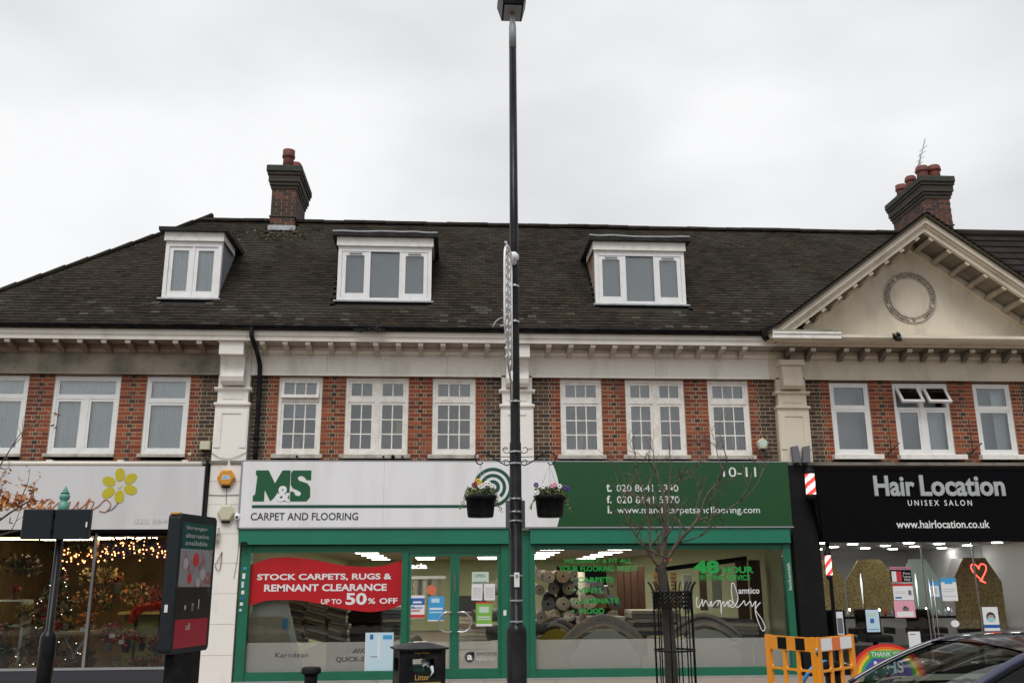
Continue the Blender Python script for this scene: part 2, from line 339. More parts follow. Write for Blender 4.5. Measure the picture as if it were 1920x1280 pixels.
# bricks ------------------------------------------------
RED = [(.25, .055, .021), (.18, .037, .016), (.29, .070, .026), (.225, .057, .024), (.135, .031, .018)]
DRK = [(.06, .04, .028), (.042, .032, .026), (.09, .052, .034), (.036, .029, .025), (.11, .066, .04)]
Z0, CR, NC = 3.715, .0745, 21
_bm = {}
def brickmesh(w, tint):
    k = (round(w, 3), tint)
    if k not in _bm: _bm[k] = mesh(M().box(0, w, 0, .05, 0, .059, tint), 'brick')
    return _bm[k]
def row(x0, x1, spec):      # spec = list of (relative width, class)
    tot = sum(a for a, _ in spec); x = x0; o = []
    for a, c in spec:
        w = a/tot*(x1-x0); o.append((x+.0065, x+w-.0065, c)); x += w
    return o
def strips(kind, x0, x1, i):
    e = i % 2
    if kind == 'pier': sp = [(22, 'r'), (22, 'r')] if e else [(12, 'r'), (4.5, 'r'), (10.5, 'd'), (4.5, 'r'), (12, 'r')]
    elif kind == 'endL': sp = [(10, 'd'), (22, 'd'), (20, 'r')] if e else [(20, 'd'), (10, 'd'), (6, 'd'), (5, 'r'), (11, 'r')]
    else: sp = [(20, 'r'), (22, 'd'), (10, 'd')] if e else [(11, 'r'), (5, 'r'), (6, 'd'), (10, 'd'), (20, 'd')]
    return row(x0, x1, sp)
def brickwork(root, wall, zones, cx):
    al = []
    for kind, a, b in zones:
        for i in range(NC):
            for x0, x1, c in strips(kind, a, b, i):
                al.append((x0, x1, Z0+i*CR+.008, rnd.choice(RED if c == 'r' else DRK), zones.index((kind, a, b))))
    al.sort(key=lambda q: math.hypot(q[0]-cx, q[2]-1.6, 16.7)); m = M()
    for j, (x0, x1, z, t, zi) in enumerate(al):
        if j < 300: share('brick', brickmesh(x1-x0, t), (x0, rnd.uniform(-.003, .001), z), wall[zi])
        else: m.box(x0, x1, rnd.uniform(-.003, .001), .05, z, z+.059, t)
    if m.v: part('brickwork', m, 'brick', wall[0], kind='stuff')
def walls(root, zones, x0, x1, zfloor=3.5):
    w = [part('brick_pier', M().box(a+.001, b-.001, .004, .3, 3.716, 5.261), 'mortar', root) for _, a, b in zones]
    brickwork(root, w, zones, 0)
    # rooms behind the upper windows, roof void, floor slab
    part('upper_room', M().box(x0, x1, 2.6, 2.7, 3.7, 5.5).box(x0, x1, .31, 2.6, 3.62, 3.7).box(x0, x1, .31, 2.6, 5.31, 5.4).box(x0, x0+.05, .31, 2.6, 3.7, 5.31).box(x1-.05, x1, .31, 2.6, 3.7, 5.31), 'room', root)
    part('lintel_band', M().box(x0, x1, .02, .3, 5.262, 5.31), 'stone_brown', root)
    part('ledge', M().box(x0, x1, -.14, .3, 3.655, 3.714), 'ledge', root)
    return w
ZL = [('pier', -9.1, -8.9), ('pier', -7.58, -7.13), ('pier', -5.97, -5.51), ('endR', -4.74, -4.24)]
ZM = [('endL', -3.62, -3.15), ('pier', -2.37, -1.94), ('pier', -.80, -.36), ('endR', .43, .89), ('endL', 1.48, 2.0), ('pier', 2.77, 3.22), ('pier', 4.33, 4.78), ('endR', 5.555, 6.04)]
ZS = [('endL', 6.64, 7.13), ('pier', 7.885, 8.36), ('pier', 9.445, 9.94), ('endR', 10.68, 11.17)]
walls(LB, ZL, -9.1, -3.95); walls(MB, ZM, -3.9, 6.3); walls(SB, ZS, 6.35, 11.7)

# sills and windows ------------------------------------------------
def casement(mw, x0, x1, z0, z1, y, st=.055, d=.045):   # sash stiles as one ring
    mw.box(x0, x0+st, y, y+d, z0, z1).box(x1-st, x1, y, y+d, z0, z1).box(x0+st, x1-st, y, y+d, z0, z0+st*1.15).box(x0+st, x1-st, y, y+d, z1-st, z1)
def tilted(m, hz, hy, ang):   # rotate a mesh about a horizontal hinge (y=hy,z=hz)
    ca, sa = math.cos(ang), math.sin(ang); m.v = [(x, hy+(y-hy)*ca+(z-hz)*sa, hz-(y-hy)*sa+(z-hz)*ca) for x, y, z in m.v]; return m
def sash(win, x0, x1, z0, z1, nx, nz, fm, y=.045, st=.055, ang=0, bar=.022, label=None):
    m = M(); casement(m, x0, x1, z0, z1, y, st); h = (z1, y)
    o = part('sash', tilted(m, *h, ang), fm, win, label); gx0, gx1, gz0, gz1 = x0+st, x1-st, z0+st*1.15, z1-st
    b = M()
    for i in range(1, nx): xx = gx0+(gx1-gx0)*i/nx; b.box(xx-bar/2, xx+bar/2, y+.006, y+.036, gz0, gz1)
    for j in range(1, nz):
        zz = gz0+(gz1-gz0)*j/nz
        for i in range(nx): b.box(gx0+(gx1-gx0)*i/nx+(bar/2 if i else 0), gx0+(gx1-gx0)*(i+1)/nx-(bar/2 if i < nx-1 else 0), y+.008, y+.034, zz-bar/2, zz+bar/2)
    if nx*nz > 1: part('glazing_bars', tilted(b, *h, ang), fm, win)
    for i in range(nx):
        for j in range(nz):
            a, c = gx0+(gx1-gx0)*i/nx, gx0+(gx1-gx0)*(i+1)/nx; d, e = gz0+(gz1-gz0)*j/nz, gz0+(gz1-gz0)*(j+1)/nz
            pm = M().box(a+.001, c-.001, y+.02, y+.024, d+.001, e-.001)
            t = rnd.uniform(-.006, .006)                      # old panes never sit quite flat
            pm.v = [(vx, vy+(vx-(a+c)/2)*t*2+(vz-(d+e)/2)*t, vz) for vx, vy, vz in pm.v]
            part('pane', tilted(pm, *h, ang), 'glass', win)
def frame(root, x0, x1, z0, z1, fm, mull=(), trans=None, y=.02, fw=.05, tw=.05, label=None, name='window', low=False):
    m = M().box(x0, x0+fw, y, y+.09, z0, z1).box(x1-fw, x1, y, y+.09, z0, z1).box(x0+fw, x1-fw, y, y+.09, z1-fw, z1).box(x0+fw, x1-fw, y, y+.09, z0, z0+fw)
    for a in mull: m.box(a-.045, a+.045, y+.002, y+.085, z0+fw, trans-tw/2 if low else z1-fw)
    if low: mull = ()
    if trans:
        xs = [x0+fw]+[q for a in mull for q in (a-.045, a+.045)]+[x1-fw]
        for i in range(0, len(xs), 2): m.box(xs[i], xs[i+1], y+.001, y+.087, trans-tw/2, trans+tw/2)
    return part(name, m, fm, root, label)
def curtain(win, x0, x1, z0, z1, y, material='net', amp=.012, wl=.05, draw=0):
    v = []; f = []; k = max(4, int((x1-x0)/.012))
    for i in range(k+1):
        x = x0+(x1-x0)*i/k; a = amp*math.sin(x*2*math.pi/wl+math.sin(x*9)*2)+amp*.6*math.sin(x*23)
        for z in (z0, (z0+z1)/2, z1): v.append((x+draw*(z1-z)*(x-x0), y+a, z))
    for i in range(k):
        for j in (0, 1): f.append((i*3+j, i*3+3+j, i*3+4+j, i*3+1+j))
    m = M().add(v, f, True); m.add([(a, b+.004, c) for a, b, c in v], [q[::-1] for q in f], True)
    return part('curtain', m, material, win)
def sill(root, x0, x1, z0, z1, y0=-.07, material='sill'): part('window_sill', M().bbox(x0, x1, y0, .03, z0, z1, .01), material, root)

WZ0, WZ1 = 3.85, 5.255
def three(root, x0, x1, openr=False, lbl=None):
    w = frame(root, x0+.002, x1-.002, WZ0, WZ1, 'timber', (), 4.84, tw=.06, label=lbl)
    sash(w, x0+.052, x1-.052, 4.87, WZ1-.05, 3, 1, 'timber', y=.02 if openr else .035, ang=.2 if openr else 0, st=.05)
    sash(w, x0+.052, x1-.052, WZ0+.05, 4.81, 3, 3, 'timber', y=.035, st=.05)
    sill(root, x0-.07, x1+.06, 3.775, 3.845)
    return w
def double(root, x0, x1):
    c = (x0+x1)/2; w = frame(root, x0+.002, x1-.002, WZ0, WZ1, 'timber', (c,), 4.84, tw=.06)
    for a, b in ((x0+.052, c-.045), (c+.045, x1-.052)):
        sash(w, a, b, 4.87, WZ1-.05, 2, 1, 'timber', y=.035, st=.05); sash(w, a, b, WZ0+.05, 4.81, 2, 3, 'timber', y=.035, st=.05)
    sill(root, x0-.08, x1+.06, 3.775, 3.845)
    return w
w1 = three(MB, -3.15, -2.37, True); w2 = double(MB, -1.94, -.80); w3 = three(MB, -.36, .43)
w4 = three(MB, 2.0, 2.77); w5 = double(MB, 3.22, 4.33); w6 = three(MB, 4.78, 5.555)
for w, a, b in ((w1, -3.1, -2.42), (w2, -1.9, -.85), (w3, -.3, .38), (w4, 2.05, 2.7), (w5, 3.3, 4.3), (w6, 4.8, 5.5)):
    # half lowered blinds and the furniture the panes hint at
    part('blind', M().box(a, b, .34, .35, rnd.uniform(4.45, 5.0), 5.2), 'blind', w)
    for q_ in range(3): xx_ = a+(b-a)*rnd.random(); part('stored_box', M().box(xx_, min(b, xx_+rnd.uniform(.15, .35)), .5, .8, 3.72, rnd.uniform(4.0, 4.4)), rnd.choice(['blind', 'room', 'beige', 'dark']), w)
part('paper_note', M().box(-1.02+.0, -.88, .125, .13, 4.25, 4.5), mat('yellow paper', (.5, .42, .1), .8), w2)
m = M()
for i in range(6): m.tube([(.035, .135, 4.2+i*.07), (.02, .135, 4.23+i*.07), (.05, .135, 4.26+i*.07)], .008, 5)
part('hanging_ornament', m, 'white', w3)

def upvc(root, x0, x1, z0, z1, tz, mull=None, opened=False, cur=None, name='window'):
    c = (x0+x1)/2; w = frame(root, x0+.002, x1-.002, z0, z1, 'upvc', (mull,) if mull else (), tz, fw=.055, tw=.05, low=bool(mull) and not opened)
    cols = [(x0+.057, (mull-.045 if mull else x1-.057))]+([(mull+.045, x1-.057)] if mull else [])
    for a, b in (cols if opened or not mull else [(x0+.057, x1-.057)]):
        sash(w, a, b, tz+.025, z1-.055, 1, 1, 'upvc', y=.0 if opened else .03, st=.045 if opened else .03, ang=.6 if opened else 0)
    for a, b in cols: sash(w, a, b, z0+.055, tz-.025, 1, 1, 'upvc', y=.03, st=.045)
    if cur: curtain(w, x0+.06, x1-.06, z0+.08, z1-.07, cur)
    return w
upvc(LB, -8.9, -7.58, WZ0, 5.25, 4.86, -8.3, cur=.125); upvc(LB, -7.13, -5.97, WZ0, 5.25, 4.86, -6.55, cur=.125)
wl = upvc(LB, -5.51, -4.74, WZ0, 5.25, 4.80, cur=.125)
for a, b in ((-8.95, -7.55), (-7.18, -5.95), (-5.56, -4.72)): sill(LB, a, b, 3.79, 3.845, -.05, 'sill')
wa = upvc(SB, 7.13, 7.885, 3.87, 5.235, 4.75); wb = upvc(SB, 8.36, 9.445, 3.87, 5.235, 4.75, 8.9, True); wc = upvc(SB, 9.94, 10.68, 3.87, 5.235, 4.75)
curtain(wa, 7.18, 7.28, 3.95, 4.7, .22); curtain(wb, 9.0, 9.4, 3.95, 4.7, .22, 'net'); curtain(wc, 10.4, 10.62, 3.95, 5.15, .22)
for w, a, b in ((wa, 7.2, 7.82), (wb, 8.42, 9.39), (wc, 10.0, 10.62)): part('blind', M().box(a, b, .4, .41, 3.9, 5.2), 'blind', w)
for a, b in ((7.06, 8.0), (8.31, 9.6), (9.88, 10.8)): sill(SB, a, b, 3.775, 3.865, -.14, MT['timber'])

# frieze, cornice, modillions ------------------------------------------------
modm = M().prism([(0, 0), (0, .045), (-.02, .05), (-.34, .052), (-.36, .04), (-.36, .0), (-.34, -.012), (-.26, -.02), (-.14, -.05), (-.06, -.10), (0, -.12)], lambda u, w, d: (d, u, w), -.045, .045)
modm.box(-.046, .046, -.37, -.345, .0, .05)
MODS = {}
for k, sd2, tip in (('cream', 'mod_c', 'cream'), ('stone_brown', 'soffit_b', 'cream'), ('salon_cream', 'soffit_s', 'salon_cream')):  # bracket sides get the shade-darkened colour, front tips plain paint
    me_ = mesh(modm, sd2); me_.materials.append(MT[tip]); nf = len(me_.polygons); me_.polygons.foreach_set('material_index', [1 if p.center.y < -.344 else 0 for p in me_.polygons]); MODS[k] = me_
def cornice(root, x0, x1, material, frz, mods, mz=5.755, zt=5.985, zb=5.81, yf=-.6, ends=True):
    pr = [(-.08, 5.805), (yf+.06, 5.805), (yf+.06, 5.80), (yf+.035, 5.80), (yf+.035, zb+.07), (yf, zb+.08), (yf, zt), (-.08, zt)]
    c = part('cornice', M().prism(pr, lambda u, w, d: (d, u, w), x0, x1), MT[material if material != 'stone_brown' else 'cream'], root)
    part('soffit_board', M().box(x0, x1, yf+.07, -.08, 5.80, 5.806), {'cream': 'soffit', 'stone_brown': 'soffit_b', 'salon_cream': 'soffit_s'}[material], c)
    part('bed_moulding', M().prism([(.3, 5.66), (-.11, 5.66), (-.11, 5.69), (-.15, 5.72), (-.15, 5.795), (.3, 5.795)], lambda u, w, d: (d, u, w), x0, x1), material, c)
    part('frieze', M().prism([(.3, 5.311), (-.08, 5.311), (-.08, 5.272), (-.10, 5.272), (-.10, 5.30), (-.085, 5.32), (-.085, 5.655), (.3, 5.655)], lambda u, w, d: (d, u, w), x0, x1), frz, c)
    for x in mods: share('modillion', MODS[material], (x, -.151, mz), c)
    return c
cornice(LB, -9.3, -4.2, 'stone_brown', 'stone_dirty', [-9.05+.4135*i for i in range(12)])
cm = cornice(MB, -3.65, 5.95, 'cream', 'cream', [-3.4+.403*i for i in range(11)]+[1.75+.4045*i for i in range(10)])
# seams in the frieze boards
part('frieze_joint', M().box(-2.292, -2.286, -.087, -.08, 5.33, 5.65).box(3.79, 3.795, -.087, -.08, 5.33, 5.65).box(-.1, -.096, -.087, -.08, 5.33, 5.65), 'sill', cm)
cs = cornice(SB, 5.95, 12.2, 'salon_cream', 'salon_cream', [6.28, 6.68]+[7.31+.405*i for i in range(12)], 5.735, 5.95, 5.78, -.62)
part('cornice_crown', M().prism([(-.62, 5.955), (-.86, 5.955), (-.86, 5.90), (-.80, 5.86), (-.622, 5.86)], lambda u, w, d: (d, u, w), 5.85, 12.25), 'salon_cream', cs)
part('gutter_board', M().box(5.78, 7.05, -.93, -.865, 5.86, 5.975).box(5.78, 7.05, -.95, -.93, 5.94, 5.99), MT['timber'], cs)
part('gutter_tray', M().box(5.78, 7.06, -.96, -.62, 5.99, 6.01), 'stone_dirty', cs)
# console brackets + pilasters
def pilaster(root, x0, x1, material, zb=0, console=True, zt=5.0):
    m = M().box(x0, x1, -.12, .3, zb, 4.70); c = (x0+x1)/2; m2 = M()
    o = part('pilaster', m, material, root)
    # raised margin round a sunken shaft panel
    b = M().box(x0+.02, x0+.13, -.135, -.121, 3.95, 4.62).box(x1-.13, x1-.02, -.135, -.121, 3.95, 4.62).box(x0+.13, x1-.13, -.135, -.121, 4.56, 4.62)
    part('panel_moulding', b, material, o)
    part('neck_block', M().box(x0+.03, x1-.03, -.13, .3, 4.765, 4.97).box(x0+.12, x1-.12, -.14, -.13, 4.82, 4.9), material, o)
    part('moulding', M().prism([(.3, 4.70), (-.125, 4.70), (-.165, 4.72), (-.165, 4.755), (-.13, 4.765), (.3, 4.765)], lambda u, w, d: (d, u, w), x0-.02, x1+.02), material, o)
    part('moulding', M().prism([(.3, 4.97), (-.13, 4.97), (-.18, 5.0), (-.18, 5.03), (-.12, 5.04), (.3, 5.04)], lambda u, w, d: (d, u, w), x0-.03, x1+.03), material, o)
    if console:
        part('capital_block', M().box(x0+.02, x1-.02, -.1, .3, 5.04, 5.66), material, o)
        w = (x1-x0)*.34
        part('console', M().prism([(-.10, 5.06), (-.22, 5.07), (-.30, 5.12), (-.33, 5.2), (-.30, 5.32), (-.27, 5.42), (-.30, 5.5), (-.37, 5.56), (-.10, 5.56)], lambda u, v_, d: (d, u, v_), c-w, c+w, smooth=False), material, o)
        part('console_cap', M().box(c-w-.01, c+w+.01, -.50, -.152, 5.565, 5.80), material, o)
    jn = M()
    for z in (3.35, 2.95, 2.45, 1.95, 1.45, .95, .45): jn.box(x0+.001, x1-.001, -.1215, -.12, z, z+.007)
    if zb < 1: part('block_joint', jn, 'sill', o)
    return o
pl = pilaster(MB, -4.235, -3.635, 'white_pil'); pc = pilaster(MB, .885, 1.485, 'white_pil', 2.5)
ps = pilaster(SB, 6.045, 6.645, 'salon_cream', 3.66, False)
c = 6.35
part('capital_block', M().box(6.07, 6.63, -.1, .3, 5.04, 5.66), 'salon_cream', ps)
part('console', M().prism([(-.10, 5.06), (-.24, 5.07), (-.30, 5.12), (-.31, 5.2), (-.27, 5.36), (-.27, 5.5), (-.10, 5.5)], lambda u, v_, d: (d, u, v_), 6.14, 6.52), 'salon_cream', ps)
part('console_cap', M().box(6.10, 6.56, -.33, -.10, 5.505, 5.60), 'salon_cream', ps)
pilaster(SB, 11.17, 11.77, 'salon_cream', 3.66)
part('pilaster_base', M().box(6.14, 6.62, -.16, .3, 0, 3.655), 'blackpaint', SB, 'black painted pilaster below the salon sign')
# gutter and downpipe
def halfpipe(x0, x1, y, z, r=.055):
    pts = [(y+r*math.cos(a), z+r*math.sin(a)) for a in [math.pi+i*math.pi/8 for i in range(9)]]+[(y+r*.86, z), (y-r*.86, z)][::1]
    return M().prism(pts, lambda u, w, d: (d, u, w), x0, x1, True)
g1 = part('gutter', halfpipe(-9.35, -3.75, -.665, 6.055), 'gutter', LB)
g2 = part('gutter', halfpipe(-3.745, 5.66, -.665, 6.055).box(-1.75, -1.2, -.72, -.64, 5.965, 6.0), 'gutter', MB)
part('gutter_debris', M().clump((-1.5, -.70, 6.0), (.28, .03, .035), 90, .05, [(.02, .02, .02), (.04, .035, .03)]), 'leaf', g2)
part('cornice', M().prism([(-.08, 5.805), (-.565, 5.805), (-.565, 5.88), (-.6, 5.89), (-.6, 5.985), (-.08, 5.985)], lambda u, w, d: (d, u, w), -4.199, -3.655), 'cream', LB); part('bed_moulding', M().box(-4.199, -3.655, -.15, .3, 5.66, 5.80), 'cream', LB)
part('gutter_outlet', M().prism([(5.62, 6.06), (5.86, 6.16), (5.9, 6.1), (5.8, 5.9), (5.74, 5.86), (5.70, 5.92)], lambda u, w, d: (u, d, w), -.74, -.6), 'gutter', MB)
dp = part('downpipe', M().tube(smooth([(-3.56, -.66, 6.03), (-3.56, -.655, 5.86), (-3.53, -.45, 5.72), (-3.50, -.16, 5.5), (-3.485, -.14, 5.3), (-3.485, -.09, 4.6), (-3.485, -.09, 3.72)], 4), .042, 10), 'gutter', MB)
part('pipe_collar', M().lathe([(.056, 0), (.056, .06)], (-3.485, -.09, 4.1), 12).lathe([(.056, 0), (.056, .06)], (-3.485, -.09, 4.9), 12).lathe([(.056, 0), (.056, .05)], (-3.485, -.09, 3.95), 12), 'gutter', dp)

# roofs ------------------------------------------------
SL = 1.1; PH = math.atan(SL); EY, EZ = -.66, 5.99; LEN = 2.91/math.cos(PH)
def rp_(x, u, h=0):  # point on the front slope
    return (x, EY+u*math.cos(PH)-h*math.sin(PH), EZ+u*math.sin(PH)+h*math.cos(PH))
TINTS = [(.027, .0215, .0165), (.031, .024, .018), (.024, .0195, .0155), (.034, .026, .0195), (.027, .0235, .019), (.038, .028, .020), (.019, .0165, .014)]
TINTS.append((.06, .057, .045)); TILES = [mesh(M().box(0, .158, 0, .115, -.012, .0, t), 'tile') for t in TINTS]
HOLES = [(-5.43, -4.53, .68, 1.9), (-2.24, -.43, .68, 2.0), (2.72, 4.5, .68, 2.0), (-3.93, -3.41, 3.6, 4.5)]
def roof(root, xa, xb, xtop_a=None, cut=None, gauge=.1, tw=.163, u0=0):
    top = LEN; m = M(); xt = xtop_a if xtop_a is not None else xa
    m.add([rp_(xa, u0, -.03), rp_(xb, u0, -.03), rp_(xb, top, -.03), rp_(xt, top, -.03)], [(0, 1, 2, 3)])
    b = 2.25*2-EY  # back slope
    m.add([rp_(xt, top, -.03), rp_(xb, top, -.03), (xb, b, EZ), (xa, b, EZ)], [(0, 1, 2, 3)])
    if xtop_a is not None: m.add([rp_(xa, 0, -.03), rp_(xt, top, -.03), (xa, b, EZ)], [(0, 1, 2)])
    if u0: m.add([rp_(xa, .2, -.03), rp_(7.2, 1.03, -.03), rp_(xa, 1.03, -.03)], [(0, 1, 2)])
    r = part('roof', m, 'under', root); st = M(); cnt = 0; rows = int(top/gauge)
    for j in range(rows+1):
        u = j*gauge-.02; lo = xa+(xt-xa)*max(0, u)/top; k0 = math.floor(lo/tw); off = tw/2 if j % 2 else 0
        for i in range(k0, math.floor(xb/tw)+1):
            x = i*tw+off
            if x < lo or x >= xb or (u0 and u < min(u0, (8.09-.731*(8.95-x)-EZ)/math.sin(PH))): continue
            if any(a < x+.08 < b_ and c_ < u < d_ for a, b_, c_, d_ in HOLES): continue
            if cut and cut(x, u): continue
            ti = rnd.randrange(7); dz = rnd.uniform(0, .004); tl = R(6.0)+rnd.uniform(-.012, .02)
            # the brown patches of newer tiles to the right, the grey older ones elsewhere
            if math.sin(x*.9+1)+math.sin(u*1.7+x*.3) > .7 and rnd.random() < .5: ti = 5 if rnd.random() < .5 else 3
            if j < 9 and rnd.random() < .04+.14*max(0, math.sin(x*1.3+.6)+.6*math.sin(x*4.1+u*9)): ti = 7
            if cnt < 300 and j < 4 and abs(x-(xa+xb)/2) < 6.2:
                share('roof_tile', TILES[ti], rp_(x, u, .014+dz), r, (PH-tl, 0, rnd.uniform(-.01, .01))); cnt += 1
            else:
                d = .014+dz; e = d-math.sin(tl)*.115; w = .158; t = TINTS[ti]; wv = rnd.uniform(.85, 1.15); t = tuple(c_*wv for c_ in t)
                du = rnd.uniform(-.004, .004)-(.035 if rnd.random() < .008 else 0)      # a few slipped tiles
                v = [rp_(x, u+du, d), rp_(x+w, u+du, d), rp_(x+w, u+.115, e), rp_(x, u+.115, e), rp_(x, u+du, d-.014), rp_(x+w, u+du, d-.014)]
                st.add(v, [(0, 1, 2, 3), (4, 5, 1, 0)], tint=t)
    part('roof_tiling', st, 'tile', r, kind='stuff')
    # ridge tiles
    rm = mesh(M().prism([(.13*math.cos(a)*.9, .11*math.sin(a)) for a in [i*math.pi/6 for i in range(7)]], lambda u, w, d: (d, u, w), 0, .45, True, (.022, .016, .013)), 'tile')
    k = 0; x = xt
    while x < xb-.2:
        q = rp_(x, top, -.02); share('ridge_tile', rm, (x, q[1]+rnd.uniform(-.005, .005), q[2]-.03+rnd.uniform(-.008, .008)), r, (0, rnd.uniform(-.01, .01), 0)); x += .445
    return r
ra = roof(LB, -9.45, -3.72, -5.42); rb = roof(MB, -3.72, 6.4)
rc = roof(SB, 6.4, 11.3, u0=1.03, cut=lambda x, u: abs(x-8.95) < 3.2-(u*math.sin(PH))/.731-.15)
hm = M()
for i in range(13):
    t0 = i/12.5; q0 = Vector(rp_(-9.45+(4.03)*t0, LEN*t0, .02)); q1 = Vector(rp_(-9.45+4.03*(t0+.085), LEN*(t0+.085), .03)); hm.tube([q0, q1], [.045, .055], 8, tint=(.022, .018, .013))
part('hip_tiles', hm, 'tile', ra)
TINTS = [(.022, .017, .015), (.028, .02, .017), (.018, .015, .014)]*2+[(.03, .022, .018)]; TILES = [mesh(M().box(0, .29, 0, .30, -.025, .0, t), 'tile') for t in TINTS]
EZ += 0
nbm = M()
r4 = part('roof', M().add([rp_(11.3, 0, -.03), rp_(24, 0, -.03), rp_(24, LEN, -.03), rp_(11.3, LEN, -.03)], [(0, 1, 2, 3)]).add([rp_(11.3, LEN, -.03), rp_(24, LEN, -.03), (24, 5.2, EZ), (11.3, 5.2, EZ)], [(0, 1, 2, 3)]), 'under', NB)
k = 0
for j in range(15):
    for i in range(42):
        x = 11.32+i*.3; u = j*.285
        if j > 9 and x < 15.5:
            t_ = TILES[rnd.randrange(7)]; share('roof_tile', t_, rp_(x, u, .035), r4, (PH-R(5), 0, 0))
        else: nbm.add([rp_(x, u, .035), rp_(x+.29, u, .035), rp_(x+.29, u+.29, .01), rp_(x, u+.29, .01), rp_(x, u, .01), rp_(x+.29, u, .01)], [(0, 1, 2, 3), (4, 5, 1, 0)], tint=TINTS[rnd.randrange(7)])
part('roof_tiling', nbm, 'tile', r4, kind='stuff')
part('ridge_tiles', M().tube([rp_(11.3, LEN, .02), rp_(24, LEN, .02)], .1, 10, tint=(.03, .022, .02)), 'tile', r4)
part('wall', M().box(11.78, 24, 0, .3, 0, 6.0), MT['mortar'], NB)

# dormers ------------------------------------------------
def dormer(root, x0, x1, zt, lights, cheekl, cheekr, lab, old=False):
    z0 = 6.74; yf = .03; fw = .07
    d = part('dormer', M().box(x0, x0+fw, yf, yf+.1, z0, zt-.05).box(x1-fw, x1, yf, yf+.1, z0, zt-.05).box(x0+fw, x1-fw, yf, yf+.1, z0, z0+.07).box(x0+fw, x1-fw, yf, yf+.1, zt-.27, zt-.05), 'upvc', root, lab)
    # cheeks, timber boxing, flat roof
    yb = lambda z: EY+(z-EZ)/SL
    for x, xx, c_ in ((x0+.02, x0+.07, cheekl), (x1-.07, x1-.02, cheekr)):
        part('cheek', M().prism([(yf+.1, z0-.02), (yf+.1, zt-.05), (yb(zt-.05), zt-.05)], lambda u, w, dd: (dd, u, w), x, xx), c_, d)
    part('fascia', M().box(x0-.03, x1+.03, yf-.05, yf-.002, zt-.17, zt).box(x0-.03, x0+.0, yf, yb(zt)-.3, zt-.13, zt).box(x1, x1+.03, yf, yb(zt)-.3, zt-.13, zt), 'timber', d)
    part('dormer_roof', M().prism([(yf-.13, zt+.003), (yf-.15, zt+.07), (yb(zt)+.2, zt+.12), (yb(zt)+.2, zt+.003)], lambda u, w, dd: (dd, u, w), x0-.12, x1+.12), 'flat_roof', d)
    if not old: part('roof_edge', M().tube(smooth([(x0-.11+(x1-x0+.22)*i/9, yf-.14, zt+.085+rnd.uniform(-.01, .012)) for i in range(10)], 3), .016, 6), 'lead', d)
    part('flashing', M().box(x0-.05, x1+.05, yf-.09, yf-.004, z0-.035, z0-.005), 'lead', d)
    gx0, gx1, gz0, gz1 = x0+fw+.005, x1-fw-.005, z0+.075, zt-.275
    if old:
        c = (x0+x1)/2
        for a, b in ((gx0, c-.02), (c+.02, gx1)): sash(d, a, b, gz0, gz1, 1, 1, 'upvc', yf+.02, .07)
        part('mullion', M().box(c-.02, c+.02, yf+.005, yf+.09, gz0, gz1), 'upvc', d); curtain(d, gx0, gx1, gz0, gz1, yf+.10, 'net')
    else:
        W_ = gx1-gx0; a = gx0+W_*.318; b = gx0+W_*.682
        sash(d, gx0, a-.02, gz0, gz1, 1, 1, 'upvc', yf+.01, .075); sash(d, b+.02, gx1, gz0, gz1, 1, 1, 'upvc', yf+.01, .075)
        part('mullion', M().box(a-.02, a+.02, yf+.005, yf+.09, gz0, gz1), 'upvc', d); part('mullion', M().box(b-.02, b+.02, yf+.005, yf+.09, gz0, gz1), 'upvc', d)
        part('pane', M().box(a+.021, b-.021, yf+.05, yf+.054, gz0, gz1), 'glass', d)
        part('trickle_vent', M().box(gx0+.13, a-.14, yf-.012, yf+.008, gz1-.045, gz1-.015).box(b+.14, gx1-.13, yf-.012, yf+.008, gz1-.045, gz1-.015), MT['blind'], d)
        part('blind', M().box(gx0, gx1, yf+.12, yf+.125, gz0, gz1), 'blind', d)
dormer(LB, -5.41, -4.37, 8.04, 2, 'upvc', 'cheek_g', 'small white dormer with net curtains', True)
dormer(MB, -2.19, -.42, 8.0, 3, 'cheek_g', 'flat_roof', 'left wide white dormer')
dormer(MB, 2.72, 4.48, 8.0, 3, 'cheek_b', 'cheek_g', 'right wide white dormer with a rusty side')

